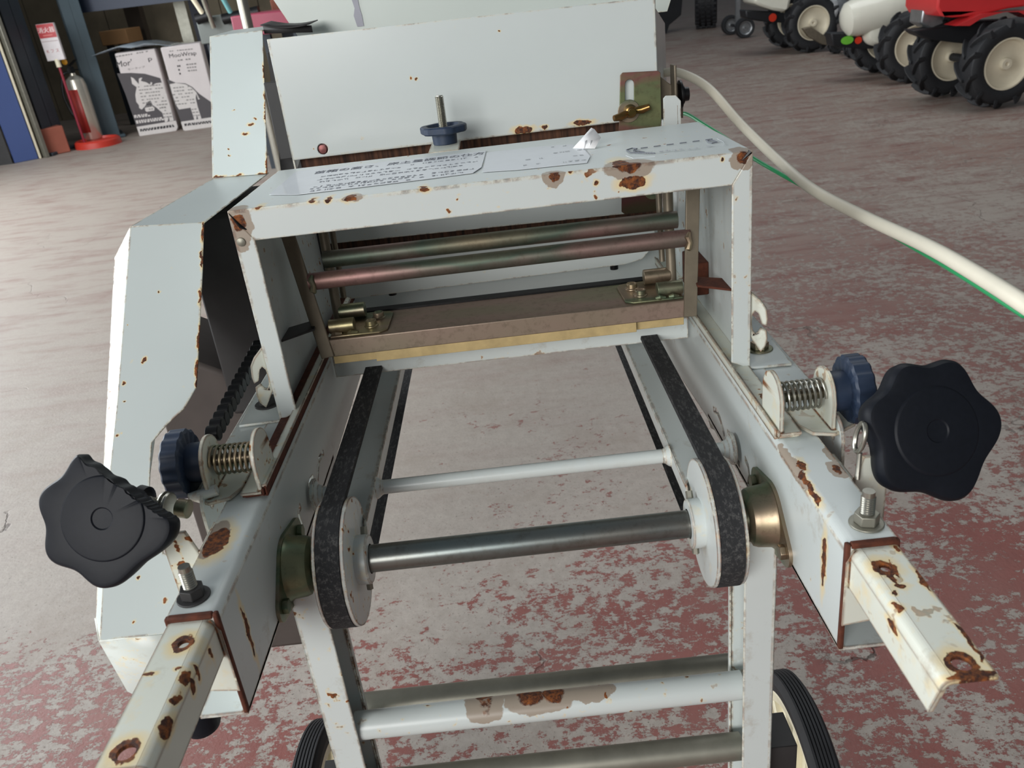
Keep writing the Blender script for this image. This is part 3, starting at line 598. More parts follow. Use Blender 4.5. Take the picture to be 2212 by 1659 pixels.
# ---- swinging frame and scraper inside the hood
RY = .25
for s in (1, -1):
    top = V((s * (.1490 if s > 0 else .1560), RY + .002, .128)); bot = V((s * .1430, RY - .006, .020))
    dd_ = (bot - top); n = V((0, 1, 0)); sd = dd_.cross(n).normalized() * .0052
    b = MB(); b.plate([top + sd, top - sd, bot - sd, bot + sd], (0, 1, 0), .0025); lk = b.obj('swing_link', linkm, R0, bevel=.0006)
    b = MB(); b.cyl((top.x, RY + .001, .1255), (s * .1700, RY + .001, .1265), .0042, 18); b.obj('link_pivot', linkm, lk)
    b = MB(); b.lathe((s * .1430, RY - .001, .1250), (s, 0, 0), [(0, .0035), (.0005, .0042), (.004, .0042)], 16); b.obj('pivot_boss', linkm, lk)
    b = MB(); b.lathe((top.x, RY - .0008, .124), (0, -1, 0), [(0, .0075), (.0012, .0075)], 22); b.obj('pivot_washer', linkm, lk)
    b = MB(); b.cyl((s * .1385, .300, .128), (s * .1375, .285, .032), .0040, 16); b.obj('hanger_rod', linkm, R0)
    b = MB(); b.cyl((s * .1335, .312, .128), (s * .1330, .300, .050), .0024, 12); b.obj('hanger_rod', linkm, R0)
a1 = P(700, 561, 1, .285); a2 = P(1462, 474, 1, .285); b = MB(); b.cyl(a1, a2, .0068, 28); rA = b.obj('tie_bar', zincb, R0)
a1 = P(668, 609, 1, .250); a2 = P(1490, 513, 1, .250); b = MB(); b.cyl(a1, a2, .0066, 28); b.obj('tie_bar', zincb, R0)
rnd = random.Random(4)
for s in (1, -1):
    c_ = V((s * .1425, .2445, .0800)); b = MB(); b.tube([c_ + V((.001, 0, .0075)), c_ + V((-.0006, -.001, .004)), c_ + V((.0008, -.0016, 0)), c_ + V((-.0004, -.001, -.004)), c_ + V((.001, 0, -.0065))], [.001, .0026, .0020, .0028, .0010], 8); b.obj('weld_bead', zincm, rA)
# scraper channel
x0, x1 = -.1405, .1395; zT = .0335; yf = RY - .004
b = MB(); b.plate([(x0, yf, zT), (x1, yf, zT), (x1, yf + .056, zT), (x0, yf + .056, zT)], (0, 0, -1), .0018); b.plate([(x0, yf, zT - .0142), (x1, yf, zT - .0142), (x1, yf, zT), (x0, yf, zT)], (0, 1, 0), .0018)
b.box((x1 - .0006, yf, zT - .0142), (x1 + .0012, yf + .010, zT)); b.box((x0 - .0012, yf, zT - .0142), (x0 + .0006, yf + .010, zT)); sc_ = b.obj('scraper_channel', zincs, R0, bevel=.0012)
b = MB(); b.box((-.1060, yf + .0008, zT - .0135), (.1010, yf + .0035, zT - .0222)); b.box((x0, yf + .006, zT - .014), (x1, yf + .008, zT - .0225)); b.obj('scraper_blade', plain('tan_scraper_blade', (196, 172, 122), .6, .1, .25, 60), sc_, bevel=.0004)
b = MB(); b.box((-.135, yf + .0562, zT + .0015), (.135, yf + .066, zT - .006)); b.obj('rubber_strip', blackm, sc_)
for s in (1, -1):
    px_ = [(.1390, .003), (.1000, .003), (.0940, .008), (.0930, .045), (.0965, .050), (.1060, .052), (.1390, .052)]
    b = MB(); b.plate([(s * x, yf + y, zT + .0003) for x, y in px_], (0, 0, 1), .0018); hp_ = b.obj('hinge_plate', zincm, sc_, bevel=.0006)
    for (bx, byy) in ((.104, .036), (.108, .018)):
        b = MB(); b.lathe((s * bx, yf + byy, zT + .002), (0, 0, 1), [(0, .0058), (.0008, .0056), (.0012, .0046), (.0044, .0044), (.0048, .0038), (.0036, .0028), (.0034, .001)], 6 if False else 18); b.obj('hex_bolt', zincm, hp_, bevel=.0002)
    b = MB(); b.cyl((s * .1200, yf + .012, zT + .0070), (s * .1400, yf + .012, zT + .0070), .0058, 24); b.cyl((s * .1150, yf + .042, zT + .0085), (s * .1365, yf + .042, zT + .0085), .0062, 24); b.obj('hinge_barrel', zincm, hp_, bevel=.0004)
    for k in range(2): c_ = V((s * (.121 + .010 * k + rnd.uniform(0, .003)), yf + .0060 + rnd.uniform(-.001, .001), zT + .0024)); b = MB(); b.tube([c_ + V((-.004, 0, 0)), c_ + V((-.001, -.0008, .0006)), c_ + V((.002, .0002, -.0002)), c_ + V((.004, 0, 0))], [.0012, .0024, .0017, .0010], 8); b.obj('weld_bead', zincm, hp_)
# stop tabs inside the hood
for s in (1, -1):
    b = MB(); q = [(.1695, .222), (.1695, .250), (.1500, .262), (.1475, .240)]
    b.plate([(s * x, y, .0450) for x, y in q], (0, 0, 1), .0018); b.obj('stop_tab', rustm if s > 0 else darkm, R0, bevel=.0004)
b = MB(); b.box((.1560, .290, .020), (.1692, .330, .048)); b.obj('stop_block', rustm, R0, bevel=.001)
# ---------------------------------------------------------------- hopper
HPY = .41
def hp(px, py): return P(px, py, 1, HPY)
pa = [hp(632, 344), hp(575, 84), hp(1420, -26), hp(1427, 250)]
z1 = .1495; z2 = .2512; xl, xr = -.1775, .1555
b = MB(); hole = [(P(697, 322, 1, HPY).x + .0048 * math.cos(t), HPY, P(697, 322, 1, HPY).z + .0048 * math.sin(t)) for t in [i * math.pi / 10 for i in range(20)]]
b.plate([(xl, HPY, z1), (xl, HPY, z2), (xr, HPY, z2 - .003), (xr, HPY, z1)], (0, 1, 0), .0016, [hole]); b.box((xr - .0014, HPY, z1), (xr, HPY + .05, z2 - .003)); b.box((xl, HPY, z1), (xl + .0014, HPY + .03, z2))
b.plate([(xl, HPY, z1), (xr, HPY, z1), (xr, HPY + .006, z1 - .001), (xl, HPY + .006, z1 - .001)], (0, 0, 1), .0012)
pts_sp = [(tuple(P(x, y, 1, HPY)), (a_, .01, b_), 'r') for x, y, a_, b_ in ((1258, 265, .0085, .0022), (1130, 281, .008, .003), (1175, 274, .003, .0015), (887, 168, .0012, .0012), (900, 172, .001, .001), (1080, 66, .001, .001))]
panm = paint('white_enamel_hopper', edge=.28, speck=.72, spots=pts_sp, rough=.22)
pan = b.obj('hopper_panel', panm, R0, bevel=.0005)
q = P(697, 322, 1, HPY + .005); b = MB(); b.lathe((q.x, HPY + .006, q.z), (0, -1, 0), [(0, .006), (.002, .0042), (.0035, .0038), (.004, .001)], 20); b.obj('recessed_bolt', plain('copper_bolt', (132, 84, 82), .45, .7), pan)
b = MB(); b.box((xl + .004, HPY + .012, .105), (xr, HPY + .020, z1 + .004)); b.box((xl + .012, HPY + .012, .044), (xr, HPY + .020, .074)); b.obj('roller_brush', brush, R0)
b = MB(); b.plate([(-.1665, HPY + .006, .0685), (xr, HPY + .006, .0640), (xr, HPY + .006, .122), (-.1665, HPY + .006, .122)], (0, 1, 0), .0016, [[(P(991, 455, 1, HPY).x + .0036 * math.cos(t), HPY + .006, .0865 + .0055 * math.sin(t)) for t in [i * math.pi / 8 for i in range(16)]]]); b.obj('lower_hopper_panel', white, R0, bevel=.0004)
b = MB(); yy = HPY + .002; zq0, zq1 = .0128, .052
rc = [(-.165, zq1), (-.165, .030), (-.1600, .019), (-.150, .0132), (.118, .0128 + .0035), (.135, .0195), (.1450, .030), (.1480, .040), (.148, zq1)]
b.plate([(x, yy, z) for x, z in rc], (0, 1, 0), .0016)
b.plate([(-.165, yy, zq1), (.148, yy, zq1), (.148, yy + .03, zq1 + .002), (-.165, yy + .03, zq1 + .002)], (0, 0, 1), .0014); b.obj('chute_lip', white, R0, bevel=.0005)
b = MB(); b.plate([(-.169, .440, -.030), (.169, .440, -.030), (.169, .475, .052), (-.169, .475, .052)], (0, 1, 0), .0016); b.obj('chute_back', white, R0)
for x in (-.110, .1165): b = MB(); q = P(845, 628, 1, yy) if x < 0 else P(1328, 572, 1, yy); b.lathe((q.x, yy + .006, q.z + .003), (0, 0, -1), [(0, .0042), (.009, .0040)], 12); b.obj('chute_screw', blackm, R0)
# far inner wall of the hopper above the front panel
fy = .60; q = [P(660, 72, 1, fy), P(560, -46, 1, fy), P(1500, -165, 1, fy), P(1440, -20, 1, fy)]
b = MB(); q[0].z -= .02; q[3].z -= .02; b.plate(q, (0, 1, 0), .0016); hw_ = b.obj('hopper_back_wall', paint('white_enamel_inner', rgb=(194, 202, 196), edge=.2, speck=.72), R0)
q = [P(x, y, 1, fy - .0006) for x, y in ((758, -6), (772, -6), (776, 14), (782, 34), (786, 56), (772, 58), (764, 34), (766, 18))]
b = MB(); b.plate(q, (0, -1, 0), .0003); b.obj('scuff_mark', plain('grey_scuff', (160, 160, 170), .6), hw_)
b = MB(); b.plate([(xl + .001, HPY + .002, z2 - .012), (xl + .001, HPY + .002, .14), (-.205, fy, .14), (-.205, fy, .22)], (-1, 0, 0), .0014); b.obj('hopper_end_wall', white, R0); b = MB(); b.plate([(xr - .001, HPY + .002, z2 - .012), (xr - .001, HPY + .002, .14), (.20, fy, .14), (.20, fy, .22)], (1, 0, 0), .0014); b.obj('hopper_end_wall', white, R0)
# ---- zinc slotted bracket with wing nut, and the lower one with a bolt
yb_ = HPY - .006
c = [P(1340, 163, 1, yb_), P(1345, 157, 1, yb_), P(1422, 153, 1, yb_), P(1427, 157, 1, yb_), P(1429, 258, 1, yb_), P(1427, 275, 1, yb_), P(1336, 288, 1, yb_), P(1338, 262, 1, yb_)]
def slot(px0, py0, px1, py1, r):
    a_ = P(px0, py0, 1, yb_); c_ = P(px1, py1, 1, yb_)
    return [(a_.x + r * math.cos(t), yb_, a_.z + r * math.sin(t)) for t in [i * math.pi / 8 for i in range(9)]] + [(c_.x + r * math.cos(t), yb_, c_.z + r * math.sin(t)) for t in [math.pi + i * math.pi / 8 for i in range(9)]]
b = MB(); b.plate(c, (0, 1, 0), .0022, [slot(1360, 182, 1360, 228, .0040)]); br = b.obj('slotted_bracket', zincp, R0, bevel=.0004)
q = P(1358, 240, 1, yb_); b = MB(); b.lathe(q, (0, -1, 0), [(0, .0098), (.0014, .0098)], 28); wn = b.obj('washer', zincm, br, bevel=.0003)
q = P(1362, 241, 1, yb_ - .003); b = MB(); b.lathe(q + V((0, .002, 0)), (0, -1, 0), [(0, .0062), (.006, .0048), (.0065, .0036), (.012, .0034)], 20)
for sg in (1, -1):
    t0 = q + V((sg * .0035, -.003, sg * .0008)); t1 = q + V((sg * .0160, -.0075, sg * .0032)); b.tube([t0, (t0 + t1) / 2 + V((0, 0, -.0008)), t1], [.0028, .0036, .0026], 12)
b.obj('wing_nut', zinc('gold_zinc', rough=.25, cols=((120, 100, 52), (140, 104, 62), (96, 84, 44), (160, 134, 70)), sc=60), br)
b = MB(); b.plate([P(x, y, 1, yb_) for x, y in ((1343, 385), (1430, 376), (1431, 450), (1426, 455), (1350, 463), (1343, 458))], (0, 1, 0), .0022); br2 = b.obj('lower_bracket', zinc('plate_zinc_dark', rough=.45, dark=.6, cols=((86, 92, 60), (110, 66, 64), (100, 62, 62), (70, 92, 70)), sc=16, metal=.6), R0, bevel=.0004)
q = P(1410, 410, 1, yb_); b = MB(); b.lathe(q, (0, -1, 0), [(0, .0085), (.0012, .0085), (.0014, .0052), (.0042, .0050), (.0048, .004), (.0036, .0028)], 26); b.obj('bracket_bolt', zincm, br2)
b = MB(); b.plate([P(x, y, 1, yb_ + .002) for x, y in ((662, 470), (708, 462), (710, 585), (672, 588))], (0, 1, 0), .0022); b.obj('left_bracket', darkm, R0, bevel=.0004)
# white post and pivot bracket on the right of the hopper
b = MB(); b.plate([P(x, y, 1, .400) for x, y in ((1433, 213), (1438, 207), (1460, 206), (1471, 218), (1472, 290), (1434, 290))], (0, 1, 0), .0018); b.obj('hopper_post', white, R0, bevel=.0004)
b = MB(); b.plate([P(x, y, 1, .425) for x, y in ((1426, 165), (1448, 182), (1470, 181), (1476, 190), (1476, 255), (1426, 255))], (0, 1, 0), .002); b.box((.1700, .410, .150), (.1722, .428, .192)); pb = b.obj('pivot_bracket', linkm, R0, bevel=.0006)
q = P(1474, 204, 1, .420); b = MB(); b.lathe((.176, .42, q.z), (1, 0, 0), [(0, .0125), (.002, .0125), (.0022, .0085), (.004, .0085), (.0042, .0062), (.0085, .006)], 24); b.obj('pivot_bolt', blackm, pb, bevel=.0003)
b = MB(); b.lathe((.1715, .222, .0480), (1, 0, 0), [(0, .0125), (.0016, .0125), (.0022, .0080), (.0045, .0078), (.0060, .0055), (.0068, .002)], 28); b.plate([(.1716, .205, .030), (.1716, .240, .022), (.1716, .238, .064), (.1716, .222, .074)], (1, 0, 0), .002); b.obj('side_bolt', darkm, R0)
# vertical ribbed strip behind
b = MB(); b.box((.1602, .404, .06), (.1650, .408, .150)); b.obj('channel_strip', galv, R0)
# ---------------------------------------------------------------- chain cover on the left: sloping front y = z + .113
def CV(px, py, off=.113):
    d = ray(px, py); n = V((0, 1, -1)); t = (off - n.dot(CP)) / n.dot(d); return CP + d * t
fr = [(281, 489), (440, 480), (437, 585), (432, 690), (427, 790), (424, 836), (398, 882), (362, 915), (327, 956), (324, 1010), (322, 1066), (352, 1090), (352, 1195), (388, 1205), (388, 1366), (215, 1384), (228, 1100), (253, 860), (270, 640)]
cs = [(tuple(CV(x, y)), r, 'r') for x, y, r in ((312, 776, .0016), (308, 782, .0010), (268, 828, .0012), (270, 865, .0008), (262, 935, .0008), (254, 940, .001), (290, 1343, .001), (300, 1250, .001), (275, 700, .0006), (345, 628, .0008))]
cs += [(tuple(CV(x, y)), (.0012, r, r), 'r') for x, y, r in ((438, 500, .008), (433, 640, .006), (430, 730, .010), (426, 800, .008), (425, 832, .005), (436, 560, .007))]
covm = paint('white_enamel_cover', rgb=(192, 200, 198), edge=.42, speck=.70, spots=cs)
b = MB(); fp = [CV(x, y) for x, y in fr]; b.plate(fp, (0, 1, -1), .0012)
cov = b.obj('chain_cover', covm, R0, bevel=.0004)
# chamfer strip, side wall, flat top, lower nose
T0 = CV(281, 489); T1 = CV(440, 480); B0 = CV(215, 1384)
c0_ = CV(247, 556, .127); c1_ = CV(206, 1335, .127)
b = MB(); b.plate([T0, B0, c1_, c0_], (1, .3, 0), .001)
b.plate([c0_, c1_, c1_ + V((0, .10, .02)), c0_ + V((0, .16, .0))], (1, 0, 0), .001)
b.plate([T0, T1, V((T1.x, .452, T1.z)), V((T0.x, .452, T1.z))], (0, 0, -1), .001); b.plate([T0, c0_, c0_ + V((0, .17, 0)), V((T0.x, .452, T1.z))], (1, 0, 0), .001); b.obj('cover_sides', covm, cov, bevel=.0004)
n0 = CV(215, 1384); n1 = CV(390, 1366); b = MB(); yy = n0.y + .004
low = [n0, n1, P(480, 1470, 1, n0.y + .02), P(330, 1520, 1, n0.y + .022), P(276, 1492, 1, n0.y + .018)]
v = b.verts(low); b.face(v); v2 = b.verts([n0, P(276, 1492, 1, n0.y + .018), P(262, 1462, 1, n0.y + .04), c1_]); b.face(v2); b.obj('cover_nose', paint('white_enamel_nose', rgb=(204, 210, 204), edge=0, speck=.70, dirt=.2), cov, solid=.0012)
# upper box leaning back
ub0 = V((T0.x - .002, .452, .1362)); ub1 = V((T1.x, .440, .1362)); 
ux0, ux1 = -.268, -.211
Bq = [P(461, 386, 2, .1362), P(581, 376, 2, .1362)]; Bq[0] = V((ux0, .455, .1362)); Bq[1] = V((ux1, .440, .1362))
t0 = V((ux0, .552, .2595)); t1 = V((ux1, .540, .2595))
us = []
for (u_, v_, r) in ((.42, .45, .0012), (.30, .18, .001), (.31, .14, .001), (.72, .34, .0026), (.62, .28, .0030), (.80, .38, .0012)):
    q = (Bq[0] * (1 - u_) + Bq[1] * u_) * (1 - v_) + (t0 * (1 - u_) + t1 * u_) * v_; us.append((tuple(q), (r * 1.1, .004, r * .45), 'r'))
for v_ in (.02, .06, .4, .5, .7): q = Bq[1] * (1 - v_) + t1 * v_; us.append((tuple(q), (.0012, .008, .008), 'r'))
for u_ in (.1, .45, .9): q = Bq[0] * (1 - u_) + Bq[1] * u_; us.append((tuple(q), (.006, .002, .0012), 'r'))
ubm = paint('white_enamel_box', rgb=(198, 207, 205), edge=.40, speck=.72, spots=us)
b = MB(); b.plate([Bq[0], Bq[1], t1, t0], (0, 1, -.8), .0012); b.plate([t0, t1, t1 + V((0, .09, .004)), t0 + V((0, .09, .004))], (0, 0, -1), .0012); b.plate([Bq[0], t0, t0 + V((0, .09, 0)), Bq[0] + V((0, .12, 0))], (1, 0, 0), .001)
ub = b.obj('drive_cover', ubm, R0, bevel=.0004)
# curled sheet on top towards the hopper, its shade put into the dark colour
rs = []
for i in range(9):
    t = i / 8; x = -.211 + .048 * t; z = .2600 + .004 * (1 - t) ** 2 - .002 * math.sin(t * 3.1); rs.append([V((x, .535, z)), V((x, .585, z + .003))])
b = MB(); v = [b.verts(r) for r in rs]
for p_, q_ in zip(v, v[1:]): b.face([p_[0], q_[0], q_[1], p_[1]], True)
v = b.verts([(-.211, .545, .2560), (-.163, .545, .2520), (-.163, .545, .2585), (-.211, .545, .2640)]); b.face(v); b.obj('curled_sheet', darkm, ub, solid=.001)
# added boxes painted as shade and shaded floor; links between cover and hopper
b = MB(); b.plate([(-.262, .330, -.06), (-.174, .330, -.06), (-.174, .330, .125), (-.262, .330, .125)], (0, 1, 0), .12); gc = b.obj('dark_shade_box', darkm, R0, bevel=.004); b = MB(); b.plate([(-.33, .335, -.34), (-.215, .335, -.34), (-.205, .335, -.05), (-.33, .335, .02)], (0, 1, 0), .10); b.obj('shaded_floor_box', plain('shaded_floor_brown', (78, 70, 66), .8, 0, .3, 12), gc, bevel=.004)
b = MB(); b.plate([(-.206, .47, .13), (-.182, .47, .13), (-.186, .52, .24), (-.206, .52, .24)], (0, 1, 0), .002); b.box((-.200, .455, .145), (-.186, .46, .215)); b.obj('link_arm', darkm, R0, bevel=.001)
# drive chain
b = MB(); c0_ = P(536, 795, 0, -.196); c1_ = P(470, 920, 0, -.196); d_ = c1_ - c0_; n_ = int(d_.length / .0088)
for k in range(-4, n_ + 2):
    c_ = c0_ + d_ * (k / n_); b.lathe(c_ + V((-.0042, 0, 0)), (1, 0, 0), [(0, .0044), (.0006, .0052), (.0078, .0052), (.0084, .0044)], 18)
    c2 = c0_ + d_ * ((k + .5) / n_); b.box(c2 - V((.0034, .0032, .0016)), c2 + V((.0034, .0032, .0016)))
b.obj('drive_chain', blackm, R0)
# ================================================================ the hall
def plane_obj(name, pts, mat, kind='structure'):
    b = MB(); v = b.verts(pts); b.face(v); o = b.obj(name, mat); o['kind'] = kind; return o
plane_obj('floor', [(-14, -4, 0), (16, -4, 0), (16, 32, 0), (-14, 32, 0)], floor_mat())
# ---- cords
cp = [D(1405, 168, .86), D(1432, 158, .845), D(1470, 158, .82), D(1530, 190, .79), D(1600, 268, .75), D(1690, 355, .70), D(1760, 412, .64), D(1870, 470, .56), D(2000, 530, .48), D(2110, 592, .42), D(2230, 668, .37), D(2420, 800, .33)]
cp = [MACH @ p for p in cp]
end = cp[-1]; cp += [V((end.x + .12, end.y - .15, .25)), V((end.x + .15, end.y - .30, .02)), V((end.x + .5, end.y - .6, .008))]
b = MB(); b.tube(spline(cp, 8), .0043, 14); tag(b.obj('power_cord', cordm), 'thick off-white cord sweeping from the machine down to the right', 'cord')
gp = [D(1455, 250, .88), D(1482, 246, .86), D(1520, 268, .83), D(1570, 300, .80), D(1625, 340, .77), D(1690, 378, .73), D(1730, 400, .705), D(1800, 440, .655), D(1900, 492, .58), D(1985, 540, .52), D(2080, 596, .46), D(2212, 680, .41), D(2400, 800, .37)]
gp = [MACH @ p for p in gp]; end = gp[-1]; gp += [V((end.x + .10, end.y - .12, .22)), V((end.x + .13, end.y - .26, .02)), V((end.x + .45, end.y - .5, .006))]
b = MB(); b.tube(spline(gp, 8), .0019, 10); tag(b.obj('earth_wire', greenm), 'thin bright green wire running below the off-white cord', 'wire')
# ---------------------------------------------------------------- background, left: wall, doors, columns
def ident(T): return Matrix.Translation(T)
def VPn(px, py, O, n):
    d = M3 @ ray(px, py); return CW + d * ((V(O) - CW).dot(n) / d.dot(n))
def vframe(pl, pr):
    O = W(*pl); X = W(*pr) - O; wd = X.length; X.normalize(); Z = V((0, 0, 1)); Y = Z.cross(X)
    M = Matrix((X, Y, Z)).transposed().to_4x4(); M.translation = O; return M, wd, X, Y
def vbox(name, pl, pr, depth, h, mat, label=None, cat=None, z0=0., bev=.004, group=None, kind=None, prof=None):
    M, wd, X, Y = vframe(pl, pr); b = MB()
    if prof == 'H': b.box((0, 0, z0), (wd, .012, h)); b.box((0, depth, z0), (wd, depth + .012, h)); b.box((wd * .46, 0, z0), (wd * .54, depth, h)); b.box((-.03, -.03, 0), (wd + .03, depth + .04, .02))
    else: b.box((0, 0, z0), (wd, depth, h))
    o = b.obj(name, mat, bevel=bev); o.matrix_world = M
    if kind: o['kind'] = kind
    else: tag(o, label, cat, group)
    return o, M, wd
boards = plain('weathered_wall_boards', (150, 138, 116), .8, 0, .35, 3)
steelb = plain('blue_grey_steel_paint', (70, 86, 94), .55, 0, .15, 6); steeld = plain('dark_steel_paint', (44, 52, 60), .6, 0, .2, 6)
b = MB()
for k in range(25): x = -7.6 + k * .32; b.box((x, 7.3, 0), (x + .312, 7.33 + .01 * (k % 2), 3.4))
o = b.obj('wall_back', boards); o['kind'] = 'structure'
vbox('door_1', (32, 353), (84, 343), .05, 2.3, plain('blue_door_panel', (58, 76, 124), .5, 0, .08, 4), kind='structure')
vbox('trim_1', (86, 343), (91, 342), .05, 2.4, creamm, kind='structure'); vbox('trim_2', (101, 341), (109, 339), .06, 2.4, galv, kind='structure')
o = plane_obj('wall_left', [(-14, 4.4, 0), tuple(W(28, 354)), tuple(W(28, 354) + V((0, 0, 3.2))), (-14, 4.4, 3.2)], darkm)
vbox('steel_column', (112, 336), (150, 322), .22, 3.0, steeld, 'dark steel column between the blue door and the fire extinguisher', 'column', prof='H')
vbox('steel_column', (222, 303), (262, 296), .24, 3.0, steelb, 'blue-grey steel column just left of the printed cartons', 'column', prof='H')
M, wd, X, Y = vframe((104, 337), (152, 327)); b = MB(); b.box((0, -.02, 0), (wd, .16, .17)); o = b.obj('concrete_block', plain('red_brown_block', (150, 84, 66), .8, 0, .15, 12), bevel=.006); o.matrix_world = M; tag(o, 'red-brown block on the floor at the foot of the dark column', 'block')
# fire extinguisher stand with its sign
BC = W(214, 314); S0 = ident(BC); st = empty('extinguisher_stand', S0, 'round red floor stand with a pole and a fire extinguisher sign', 'sign stand')
redp = plain('red_plastic', (178, 48, 34), .45, 0, .1, 20); polem = plain('red_pole', (140, 34, 52), .4)
b = MB(); b.lathe((0, 0, 0), (0, 0, 1), [(0, .150), (.035, .146), (.045, .135), (.045, .125), (.030, .120), (.030, .01)], 40); b.obj('base', redp, st)
pb0 = W(180, 300, 1, BC.y) - BC; sx = pb0.x
top = W(120, 135, 1, BC.y) - BC
b = MB(); b.cyl((sx, .0, .03), (sx, .0, top.z), .0085, 14); b.obj('pole', polem, st)
b = MB(); b.cyl((sx, 0, top.z - .03), (sx, 0, top.z + .02), .016, 14); b.obj('sign_socket', cream, st)
sl = W(98, 131, 1, BC.y) - BC; sr = W(139, 121, 1, BC.y) - BC; su = W(68, 52, 1, BC.y) - BC
w2 = .058; z0 = top.z + .012; z1 = z0 + (su - sl).z * 1.0
b = MB(); b.box((sx - w2, -.012, z0), (sx + w2, .012, z1)); sg = b.obj('sign_board', plain('white_sign', (212, 205, 205), .4), st, bevel=.003)
zr = z0 + (z1 - z0) * .62; b = MB(); b.box((sx - w2 + .003, -.0135, zr), (sx + w2 - .003, -.0118, z1 - .002)); b.obj('red_panel', plain('sign_red', (176, 40, 46), .4), sg)
RXm = Matrix.Rotation(math.radians(90), 4, 'X'); hh = z1 - z0
text_obj('消火器', .036, plain('sign_white_ink', (240, 225, 222), .5), 'sign_lettering', sg, Matrix.Translation((sx, -.0142, zr + hh * .15)) @ RXm, align='CENTER')
b = MB(); b.box((sx - .03, -.0142, zr + hh * .05), (sx + .03, -.0136, zr + hh * .085)); b.obj('small_print', plain('sign_pink_print', (206, 110, 104), .5), sg)
b = MB(); b.box((sx - w2 + .006, -.0128, zr - hh * .10), (sx + w2 - .006, -.0121, zr - hh * .085)); b.obj('rule_line', plain('sign_grey_line', (165, 140, 140), .5), sg)
text_obj('K フ ス', .026, plain('faded_red_ink', (170, 80, 76), .6), 'sign_lettering', sg, Matrix.Translation((sx, -.0128, z0 + hh * .22)) @ RXm, align='CENTER')
EC = W(207, 309); ex = empty('fire_extinguisher', ident(EC + V((0, -.01, .032))), 'silver fire extinguisher with a red label standing on the red base', 'fire extinguisher')
silver = plain('satin_silver', (206, 200, 186), .28, .75, .06, 20)
b = MB(); b.lathe((0, 0, 0), (0, 0, 1), [(0, .058), (.01, .064), (.35, .064), (.39, .055), (.41, .03), (.415, .02), (.43, .018)], 36); b.obj('cylinder', silver, ex)
b = MB(); rs = []
for k in range(9): a = -math.pi / 2 - .55 + .95 * k / 8; rs.append([V((.0652 * math.cos(a), .0652 * math.sin(a), z)) for z in (.05, .33)])
v = [b.verts(r) for r in rs]
for p_, q_ in zip(v, v[1:]): b.face([p_[0], q_[0], q_[1], p_[1]], True)
b.obj('label_panel', plain('label_red', (150, 48, 42), .5), ex, solid=.001)
b = MB(); b.box((-.012, -.02, .43), (.012, .02, .47)); b.plate([(-.01, -.02, .47), (.01, -.02, .47), (.01, .10, .50), (-.01, .10, .50)], (0, 0, 1), .006); b.plate([(-.01, -.02, .45), (.01, -.02, .45), (.01, .09, .44), (-.01, .09, .44)], (0, 0, 1), .006); b.cyl((0, -.02, .45), (0, -.035, .45), .014, 18); b.obj('valve_lever', blackm, ex, bevel=.001)
b = MB(); b.lathe((-.015, -.02, .505), (0, -1, 0), [(0, .010), (.004, .019), (.008, .010)], 20); b.obj('safety_pin', plain('yellow_pin', (226, 160, 30), .4), ex)
b = MB(); b.tube(spline([(-.012, 0, .44), (-.06, -.02, .42), (-.085, -.04, .30), (-.07, -.045, .20), (-.045, -.06, .15)], 8), .009, 12); b.obj('hose', blackm, ex)
# printed cartons
cardw = plain('white_carton', (208, 200, 198), .7, 0, .05, 10); cards = plain('carton_shaded_side', (150, 142, 130), .8, 0, .1, 10); artd = plain('carton_dark_print', (78, 74, 76), .7, 0, .05, 20); artw = plain('carton_light_print', (206, 200, 196), .7); arti = plain('carton_ink', (52, 50, 52), .7); artg = plain('carton_grey_print', (128, 124, 122), .7)
def c7(l): return [(230 + x / 7.213, 80 + y / 7.213) for x, y in l]
def carton(pl, pr, tl, name, label):
    M, wd, X, Y = vframe(pl, pr); O = M.translation; Mi = M.inverted()
    h = (Mi @ VPn(*tl, O, Y)).z
    b = MB(); b.box((0, 0, 0), (wd, wd * .95, h)); o = b.obj(name, cardw, bevel=.008); o.matrix_world = M; tag(o, label, 'box', 'printed cartons by the back wall')
    def F2(l): return [V((q.x, -.0004, q.z)) for q in (Mi @ VPn(x, y, O, Y) for x, y in c7(l))]
    return o, F2, wd, h
b1, F1, w1, h1 = carton((301, 294), (384, 282), (239, 117), 'printed_carton', 'white and grey printed carton with the cow head, left of the pair')
def art(par, pts, mat, k, nm='print'):
    b = MB(); pts = [p + V((0, -.0006 * k, 0)) for p in pts]; b.plate(pts, (0, 1, 0), .0004); return b.obj(nm, mat, par)
def rows(par, Fn, x0, y0, x1, n, dy, slope, mat, k, dens=.8, hgt=16):
    b = MB(); rnd = random.Random(int(x0 + y0))
    for j in range(n):
        x = x0 + j * dy * .27
        while x < x1 + j * dy * .27:
            ww = rnd.uniform(18, 42)
            if rnd.random() < dens:
                ya = y0 + j * dy - (x - x0) * slope; q = Fn([(x, ya), (x + ww, ya - ww * slope), (x + ww + hgt * .25, ya - ww * slope + hgt), (x + hgt * .25, ya + hgt)]); b.plate([p + V((0, -.0006 * k, 0)) for p in q], (0, 1, 0), .0003)
            x += ww + rnd.uniform(8, 16)
    b.obj('print_lines', mat, par)
art(b1, F1([(165, 568), (380, 558), (600, 572), (838, 640), (1060, 1290), (1080, 1300), (470, 1400), (300, 900)]), artd, 1)
art(b1, F1([(380, 622), (420, 640), (505, 735), (505, 650), (530, 635), (558, 634), (535, 680), (560, 690), (620, 705), (680, 740), (690, 700), (715, 712), (700, 760), (770, 720), (850, 710), (880, 722), (975, 1010), (1050, 1300), (985, 1310), (970, 1230), (955, 1310), (915, 1330), (870, 1180), (780, 1100), (720, 1060), (685, 990), (640, 1010), (600, 1080), (550, 1130), (510, 1105), (505, 1060), (465, 1010), (450, 900), (470, 780), (400, 730)]), artw, 2)
